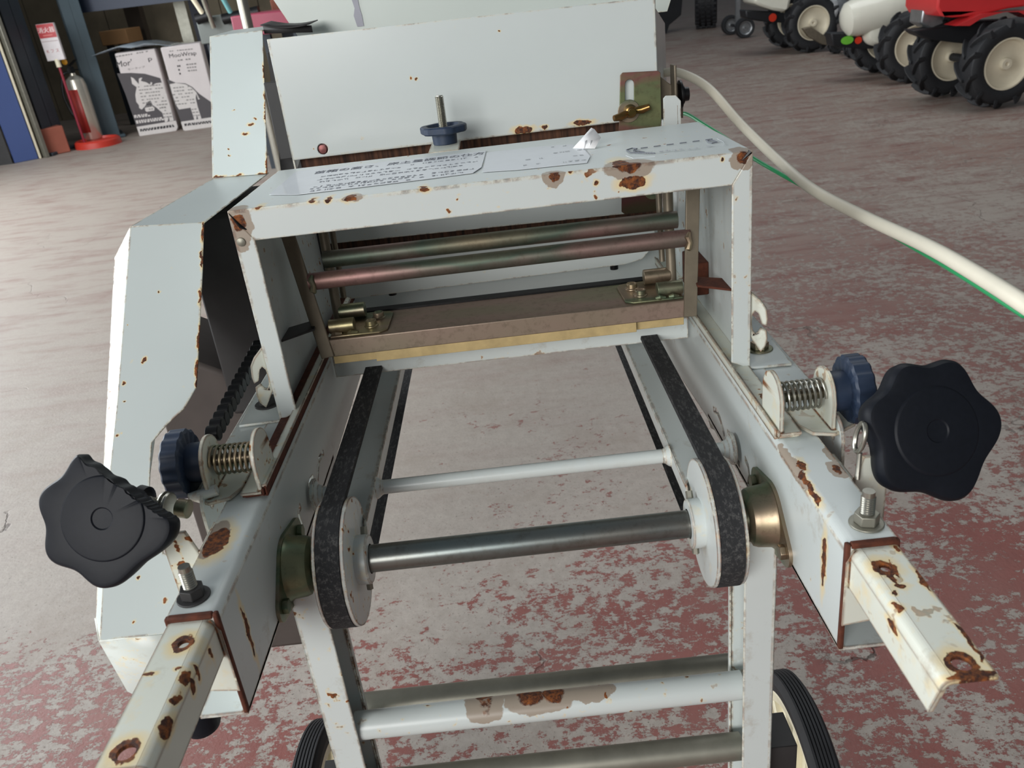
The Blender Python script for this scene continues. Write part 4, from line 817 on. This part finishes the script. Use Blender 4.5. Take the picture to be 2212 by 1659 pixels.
art(b1, F1([(470, 1400), (1080, 1300), (1110, 1400), (1085, 1460), (520, 1545)]), artw, 2); art(b1, F1([(600, 1100), (720, 1080), (750, 1105), (745, 1145), (625, 1165), (605, 1145)]), artw, 2)
rows(b1, F1, 490, 770, 840, 8, 52, .10, artg, 3); rows(b1, F1, 850, 1090, 960, 4, 52, .1, artg, 3); rows(b1, F1, 425, 1218, 640, 2, 24, .12, artw, 2, 1., 22); rows(b1, F1, 455, 1300, 860, 2, 26, .13, artw, 2, 1., 24); rows(b1, F1, 520, 1435, 1040, 2, 18, .14, arti, 3, 1., 22); rows(b1, F1, 135, 300, 620, 1, 20, .17, artg, 2, .9, 16)
def lettering(par, Fn, txt, l0, l1, l2, mat, k):
    a_, c_, d_ = Fn([l0, l1, l2]); X = (c_ - a_); Y = (d_ - a_); sz = 1.0
    t = text_obj(txt, sz, mat, 'lettering', par, Matrix.Identity(4), ext=0.0); xs = [v.co.x for v in t.data.vertices]; ys = [v.co.y for v in t.data.vertices]
    mx, my = max(xs), max(ys); mn = min(xs)
    for v in t.data.vertices: p = a_ + X * ((v.co.x - mn) / (mx - mn)) + Y * (v.co.y / my); v.co = p + V((0, -.0006 * k, 0))
lettering(b1, F1, "Mor'", (165, 475), (400, 435), (150, 380), arti, 2); lettering(b1, F1, 'p', (655, 372), (715, 362), (645, 330), arti, 2); lettering(b1, F1, 'モーラップ', (335, 520), (600, 475), (330, 490), artg, 2)
b2, F2_, w2_, h2 = carton((396, 283), (478, 271), (341.6, 103.6), 'printed_carton', 'white and grey printed carton with the cow rump, beside the upright cover')
art(b2, F2_([(945, 655), (1080, 712), (1230, 722), (1340, 780), (1440, 880), (1590, 985), (1660, 1030), (1700, 1250), (1160, 1320), (1080, 1100)]), artd, 1)
art(b2, F2_([(985, 735), (1080, 715), (1230, 735), (1330, 790), (1400, 860), (1440, 950), (1455, 965), (1430, 975), (1400, 880), (1390, 950), (1420, 1080), (1480, 1270), (1430, 1282), (1410, 1210), (1400, 1285), (1370, 1290), (1310, 1100), (1250, 1110), (1130, 1128), (1080, 1050), (1020, 870)]), artw, 2)
art(b2, F2_([(1160, 1320), (1700, 1240), (1760, 1350), (1760, 1400), (1240, 1470), (1195, 1440)]), artw, 2)
rows(b2, F2_, 1000, 790, 1290, 6, 52, .10, artg, 3); rows(b2, F2_, 1325, 1120, 1410, 3, 50, .1, artg, 3); rows(b2, F2_, 1210, 1350, 1620, 2, 18, .12, arti, 3, 1., 20); rows(b2, F2_, 980, 215, 1350, 1, 20, .1, artg, 2, .9, 14)
rows(b2, F2_, 1240, 420, 1370, 3, 50, .1, artg, 2, 1., 20); rows(b2, F2_, 1100, 440, 1130, 3, 60, .1, arti, 2, 1., 28); rows(b2, F2_, 1110, 355, 1290, 1, 20, .12, artg, 2, .9, 18)
lettering(b2, F2_, 'MooWrap', (985, 325), (1405, 275), (968, 265), arti, 2)
# film heap and carton piece lying on the cartons
q = b1.matrix_world @ V((w1 * .25, w1 * .5, h1)); b = MB(); rs = []
for i in range(7):
    a = i / 6; rs.append([q + V(((-.20 + .55 * a), -.12 + .30 * k / 8, .002 + .05 * math.sin(math.pi * a) * (.4 + .6 * math.sin(k * 1.3 + i * 2.1) ** 2))) for k in range(9)])
v = [b.verts(r) for r in rs]
for p_, q_ in zip(v, v[1:]):
    for k in range(8): b.face([p_[k], p_[k + 1], q_[k + 1], q_[k]], True)
tag(b.obj('plastic_film', plain('crumpled_clear_film', (150, 160, 168), .12, 0, .2, 12, coat=.8), solid=.002), 'crumpled shiny film lying on the left printed carton', 'film')
# ---- machinery and timber behind the cartons
def slab(name, px0, px1, y, th, mat, label, cat, foot=True, bev=.005):
    """upright block between two picture corners on the world plane y, standing on the floor through legs"""
    a_ = W(*px0, 1, y); c_ = W(*px1, 1, y); b = MB(); b.box((min(a_.x, c_.x), y, min(a_.z, c_.z)), (max(a_.x, c_.x), y + th, max(a_.z, c_.z))); o = b.obj(name, mat, bevel=bev)
    if foot:
        b = MB(); x0_, x1_ = sorted((a_.x, c_.x)); zz_ = min(a_.z, c_.z)
        for x in (x0_ + .02, x1_ - .06):
            for yy_ in (y + .02, y + th - .06): b = MB(); b.box((x, yy_, 0), (x + .04, yy_ + .04, zz_)); b.obj('leg', steeld, o)
    return tag(o, label, cat)
slab('stored_machine', (508, 82), (648, 18), 3.9, .5, plain('faded_red_body', (150, 62, 82), .35, 0, .1, 5), 'faded red machine body behind the upright cover', 'machine')
slab('stored_machine', (436, 96), (506, 30), 4.3, .4, plain('grey_green_body', (104, 110, 106), .5, 0, .2, 6), 'grey machine body with black grips beside the red one', 'machine')
def stick(name, pa, pb, y, r, mat, label, cat, y2=None):
    a_ = W(*pa, 1, y); c_ = W(*pb, 1, y2 or y); b = MB(); b.cyl(a_, c_, r, 14); return tag(b.obj(name, mat), label, cat, {'tool_handle': 'handles leaning over the grey machine', 'hand_grip': 'black grips over the grey machine'}[name])
a_ = W(541, 80, 1, 3.4); b = MB(); b.cyl((a_.x, 3.4, 0), (a_.x, 3.4, 1.6), .022, 18); tag(b.obj('steel_pole', steel), 'bright round steel pole standing in front of the red machine', 'pole')
a_ = W(300, 80, 1, 6.9); b = MB(); b.box((a_.x - .06, 6.9, 0), (a_.x + .06, 7.0, 3)); tag(b.obj('timber_post', plain('dark_timber', (78, 68, 58), .8, 0, .2, 8)), 'dark upright timber post against the boarded wall', 'post')
a_ = W(400, 60, 1, 6.2); b = MB(); b.box((a_.x - .04, 6.2, 0), (a_.x + .04, 6.28, 3)); tag(b.obj('rack_upright', galv), 'pale metal rack upright behind the right carton', 'post')
a_ = W(425, 60, 1, 6.5); b = MB(); b.box((a_.x - .08, 6.5, 0), (a_.x + .10, 6.6, 3)); tag(b.obj('rack_upright', plain('navy_steel', (32, 36, 52), .5)), 'dark navy upright beside the pale rack upright', 'post')
a_ = W(220, 12, 1, 5.9); c_ = W(420, -12, 1, 5.9); b = MB(); b.box((a_.x - .2, 5.9, a_.z - .03), (c_.x + .3, 5.98, a_.z + .12)); tag(b.obj('rack_beam', plain('navy_beam', (36, 46, 66), .5)), 'dark blue horizontal beam crossing above the cartons', 'beam')
slab('cardboard_box', (222, 100), (270, 62), 6.4, .3, plain('brown_cardboard', (166, 126, 84), .8), 'small brown cardboard box behind the left printed carton', 'box')
slab('wooden_crate', (592, 45), (632, -6), 4.4, .3, plain('red_brown_crate', (110, 56, 34), .7), 'red-brown crate at the top edge above the red machine', 'crate')
for i, (p0_, p1_, m_) in enumerate((((412, -10), (446, 42), cream), ((436, -10), (462, 60), galv), ((478, -10), (502, 34), plain('pale_teal', (110, 170, 172), .5)))):
    stick('tool_handle', p0_, p1_, 4.23, .012, m_, ['cream handle bar leaning over the grey machine', 'grey handle bar leaning over the grey machine', 'pale teal handle leaning over the grey machine'][i], 'handle', y2=4.27)
for i, (p0_, p1_) in enumerate((((425, 42), (450, 34)), ((482, 42), (560, 24)))):
    stick('hand_grip', p0_, p1_, 4.27, .026, blackm, ['short black rubber grip on top of the grey machine', 'long black grip bar between grey and red machines'][i], 'grip')
# ---------------------------------------------------------------- tillers on the right
def lug_wheel(par, c, ax, R, wd, rimc, name, lugs=11, seed=0, rim=.56):
    ax = V(ax).normalized(); u = V((0, 0, 1)); f = u.cross(ax).normalized()
    b = MB(); b.lathe(c, ax, [(-wd * .42, R * rim), (-wd * .5, R * .66), (-wd * .5, R * .80), (-wd * .42, R * .88), (0, R * .91), (wd * .42, R * .88), (wd * .5, R * .80), (wd * .5, R * .66), (wd * .42, R * rim)], 48, cap=False)
    for k in range(lugs):
        for sd in (1, -1):
            a0 = 2 * math.pi * (k + (.5 if sd > 0 else 0)) / lugs + seed; rs = []
            for j in range(5):
                t = j / 4; a = a0 + .42 * t; rr = R * (.86 if j else .80) ; x = sd * wd * (.50 - .48 * t) if j else sd * wd * .53
                dr = f * math.cos(a) + u * math.sin(a); tg = u * math.cos(a) - f * math.sin(a); p = c + ax * x; h = R * (1.0 if 0 < j < 4 else .97); t2 = R * .055
                rs.append([p + dr * rr * .98 + tg * t2, p + dr * h + tg * t2 * .6, p + dr * h - tg * t2 * .6, p + dr * rr * .98 - tg * t2])
            b.rings(rs, smooth=False)
    ty = b.obj(name, rubber, par, bevel=R * .012)
    b = MB(); b.lathe(c, ax, [(wd * .40, R * rim * 1.02), (wd * .46, R * rim * 1.03), (wd * .46, R * rim * .97), (wd * .30, R * rim * .90), (wd * .24, R * rim * .80), (wd * .20, R * .30), (wd * .26, R * .14), (wd * .42, R * .12), (wd * .42, R * .05), (wd * .3, .001)], 40, cap=False)
    b.lathe(c, -ax, [(wd * .40, R * rim * 1.02), (wd * .46, R * rim * 1.03), (wd * .46, R * rim * .97), (wd * .30, R * rim * .90), (wd * .20, R * .30), (wd * .26, .001)], 40, cap=False); b.obj('wheel_rim', rimc, ty)
    return ty
redb = plain('red_bonnet_paint', (200, 50, 52), .25, 0, .08, 6, coat=.6); chs = plain('black_chassis', (22, 24, 28), .5, 0, .3, 12); whp = plain('white_engine_cover', (214, 212, 198), .3, 0, .06, 8, coat=.4); alu = plain('cast_aluminium', (168, 170, 172), .35, .8, .2, 40); orange = plain('orange_cap', (236, 130, 20), .5); redc = plain('red_cap', (206, 52, 24), .5); grn = plain('green_sticker', (110, 190, 60), .5)
def tiller(c1, c2, R, wd, label, rimc, group='walking tillers along the right side', nm='walking_tiller', cat='tiller'):
    a_ = W(*c1); c_ = W(*c2); ax = (a_ - c_).normalized(); mid = (a_ + c_) / 2; r = empty(nm, ident(mid), label, cat, group)
    p1_ = a_ - mid + V((0, 0, R)); p2_ = c_ - mid + V((0, 0, R)); lug_wheel(r, p1_, ax, R, wd, rimc, 'wheel_tyre', seed=.2); lug_wheel(r, p2_, ax, R, wd, rimc, 'wheel_tyre', seed=.5)
    b = MB(); b.cyl(p1_, p2_, .018, 16); b.obj('axle', chs, r); return r, ax, mid, R, p1_, p2_
def wbox(M, a, b_): return MB().box(a, b_, M)
# nearest: red bonnet
def tf(mid, ax): X = ax; Z = V((0, 0, 1)); Y = Z.cross(X); return Matrix((X, Y, Z)).transposed().to_4x4()
r1, ax1, mid1, Rr, _a, _b = tiller((2146, 232), (2034, 209), .185, .11, 'walking tiller with a red bonnet and cream wheels, nearest of the row', creamm)
Mi = ident(-mid1)
def at3(px, py, y): return Mi @ W(px, py, 1, y)
def slabp(par, name, poly, y, th, mat, Mi_, bev=.01):
    b = MB(); b.plate([Mi_ @ W(px, py, 1, y) for px, py in poly], (0, 1, 0), th); return b.obj(name, mat, par, bevel=bev)
y1 = mid1.y
slabp(r1, 'bonnet', [(2024, 18), (2034, 36), (2060, 38), (2112, 34), (2180, 18), (2290, 5), (2290, -60), (2040, -60), (2028, -20)], y1 - .12, .30, redb, Mi, .02)
slabp(r1, 'fender', [(2064, 56), (2095, 56), (2120, 40), (2170, 26), (2200, 26), (2240, 44), (2230, 22), (2120, 30)], y1 - .16, .10, redb, Mi, .004)
slabp(r1, 'chassis', [(1972, 66), (2040, 58), (2120, 46), (2230, 40), (2230, 96), (2140, 100), (2060, 92), (2012, 86), (1985, 76)], y1 - .02, .10, chs, Mi, .006)
slabp(r1, 'engine_block', [(1996, 10), (2030, 6), (2040, 50), (2010, 62), (1990, 50)], y1 + .02, .12, alu, Mi, .006)
r2, ax2, mid2, Rr, _a, _b = tiller((1962, 178), (1900, 157), .185, .11, 'walking tiller with a long white cover and green oval sticker', creamm)
Mi = ident(-mid2); y2 = mid2.y
c_ = Mi @ W(1838, 40, 1, y2); d_ = Mi @ W(1945, 12, 1, y2); b = MB(); dd2 = (d_ - c_).normalized(); Lc = (d_ - c_).length
b.lathe(c_, dd2, [(-.05, .01), (-.045, .05), (-.02, .085), (.02, .098), (Lc, .115), (Lc + .002, .05)], 28); b.obj('engine_cover', whp, r2)
b = MB(); b.lathe(c_ + dd2 * (Lc * .55) + V((0, -.02, -.10)), (0, -1, .1), [(-.05, .07), (0, .075), (.04, .06), (.055, .02)], 24); b.obj('air_cleaner', whp, r2)
b = MB(); b.lathe(d_, dd2, [(0, .118), (.025, .118), (.026, .06)], 28); b.obj('cover_band', redc, r2); b = MB(); b.lathe(d_ + dd2 * .03, dd2, [(0, .10), (.05, .10), (.06, .08), (.10, .085), (.12, .05)], 24); b.lathe(d_ + dd2 * .1 + V((0, 0, -.08)), (0, -1, 0), [(0, .05), (.06, .04)], 16); b.obj('engine_block', alu, r2)
b = MB(); q = Mi @ W(1971, 27, 1, y2 - .12); b.lathe(q, (0, -1, 0), [(0, .02), (.02, .019), (.022, .01)], 20); b.obj('fuel_cap', orange, r2)
slabp(r2, 'chassis', [(1795, 72), (1850, 70), (1905, 60), (1925, 44), (1945, 50), (1945, 70), (1925, 104), (1860, 106), (1800, 100)], y2 + .02, .10, chs, Mi, .006)
slabp(r2, 'side_bracket', [(1934, 32), (1958, 30), (1952, 68), (1930, 64)], y2 - .06, .03, alu, Mi, .004)
b = MB(); q = Mi @ W(1830, 87, 1, y2 + .015); b.lathe(q, (0, -1, 0), [(0, .030), (.002, .030)], 28); o = b.obj('oval_sticker', grn, r2); o.data.transform(ident(q) @ Matrix.Diagonal((1.15, 1, .72, 1)) @ ident(-q)); b = MB(); q = Mi @ W(1854, 87, 1, y2 + .015); b.lathe(q, (0, -1, 0), [(0, .019), (.003, .019)], 20); b.obj('red_cap', redc, r2)
r3, ax3, mid3, Rr, _a, _b = tiller((1748, 113), (1704, 103), .20, .12, 'walking tiller with a white tank, third from the right', creamm)
Mi = ident(-mid3); y3 = mid3.y
slabp(r3, 'fuel_tank', [(1628, 6), (1640, 12), (1670, 22), (1692, 26), (1706, 18), (1715, -30), (1640, -30)], y3 - .25, .30, whp, Mi, .03)
slabp(r3, 'chassis', [(1610, 22), (1680, 26), (1710, 30), (1735, 52), (1745, 62), (1730, 72), (1700, 50), (1640, 46), (1612, 40)], y3 - .10, .16, chs, Mi, .01)
q = Mi @ W(1782, 22, 1, y3 - .15); b = MB(); b.lathe(q, (-.7, -.7, .1), [(0, .06), (.02, .11), (.05, .12), (.07, .09), (.08, .04)], 28); b.lathe(q + V((.10, .05, -.02)), (0, -1, 0), [(0, .09), (.08, .08), (.10, .03)], 20); b.obj('engine_block', alu, r3)
slabp(r3, 'belt_guard', [(1735, 62), (1752, 58), (1792, 84), (1800, 100), (1776, 96), (1748, 80)], y3 - .30, .05, linkm, Mi, .004)
b = MB(); q = Mi @ W(1669, 38, 1, y3 - .115); b.lathe(q, (0, -1, 0), [(0, .028), (.003, .028)], 20); b.obj('red_cap', redc, r3)
for (p_, q_) in (((1608, 82), (1578, 75)),):
    a_ = W(*p_) - mid3 + V((0, 0, .085)); c_ = W(*q_) - mid3 + V((0, 0, .085)); ax_ = (a_ - c_).normalized()
    for cc in (a_, c_):
        b = MB(); b.lathe(cc, ax_, [(-.028, .055), (-.035, .065), (-.035, .080), (-.02, .085), (.02, .085), (.035, .080), (.035, .065), (.028, .055)], 32, cap=False); ty = b.obj('gauge_wheel_tyre', rubber, r3)
        b = MB(); b.lathe(cc, ax_, [(.025, .056), (.032, .056), (.028, .048), (.010, .040), (.010, .018), (.030, .016), (.030, .004)], 28, cap=False); b.lathe(cc, -ax_, [(.025, .056), (.032, .056), (.01, .04), (.01, .004)], 28, cap=False); b.obj('wheel_rim', alu, ty)
    b = MB(); b.cyl(a_, c_, .012, 12); mm = (a_ + c_) / 2; b.obj('gauge_axle', chs, r3); b = MB(); b.box(mm + V((-.02, -.015, 0)), mm + V((.02, .015, .28))); b.obj('gauge_post', alu, r3)
# small dark wheels of a tiller farther back, and a large knobbly tyre, plus a black machine foot
r4, ax4, mid4, Rr, _a, _b = tiller((1842, 126), (1806, 116), .065, .05, 'pair of small dark wheels under the nose of the white-covered tiller', darkm, None, 'small_wheel_pair', 'wheels')
yk = W(1520, 58).y; c_ = W(1525, 60) + V((0, 0, .30)); b = MB(); r5 = empty('spare_tractor_wheel', ident(c_), 'large black knobbly tyre at the top edge behind the tillers', 'tyre')
Rk = .30; b.lathe((0, 0, 0), (1, -.25, 0), [(-.09, .16), (-.11, .2), (-.11, .26), (-.08, .285), (.08, .285), (.11, .26), (.11, .2), (.09, .16)], 48, cap=False)
ax_ = V((1, -.25, 0)).normalized(); f_ = V((0, 0, 1)).cross(ax_).normalized()
for k in range(34):
    for x in (-.085, -.028, .028, .085):
        a = 2 * math.pi * (k + (.5 if abs(x) < .05 else 0)) / 34; dr = f_ * math.cos(a) + V((0, 0, 1)) * math.sin(a); tg = V((0, 0, 1)) * math.cos(a) - f_ * math.sin(a); p = ax_ * x
        rs = [[p + dr * rr + tg * t2 + ax_ * .017, p + dr * rr + tg * t2 - ax_ * .017, p + dr * rr - tg * t2 - ax_ * .017, p + dr * rr - tg * t2 + ax_ * .017] for rr, t2 in ((.27, .013), (.303, .010))]; b.rings(rs, smooth=False)
b.obj('tyre', rubber, r5); b = MB(); b.lathe((0, 0, 0), ax_, [(-.06, .165), (.02, .15), (.03, .05), (.05, .04)], 24); b.obj('wheel_rim', chs, r5)
M, wd, X, Y = vframe((1424, 75), (1440, 73)); b = MB(); b.plate([(0, 0, 0), (wd, 0, 0), (wd * 1.4, 0, .08), (wd * 3.0, 0, .16), (wd * 3.2, 0, .30), (wd * 2.6, 0, .45), (wd * 1.2, 0, .40), (0, 0, .34)], (0, 1, 0), .12); o = b.obj('machine_foot', chs, bevel=.006); o.matrix_world = M; tag(o, 'black cast machine foot just right of the hopper panel', 'machine part')
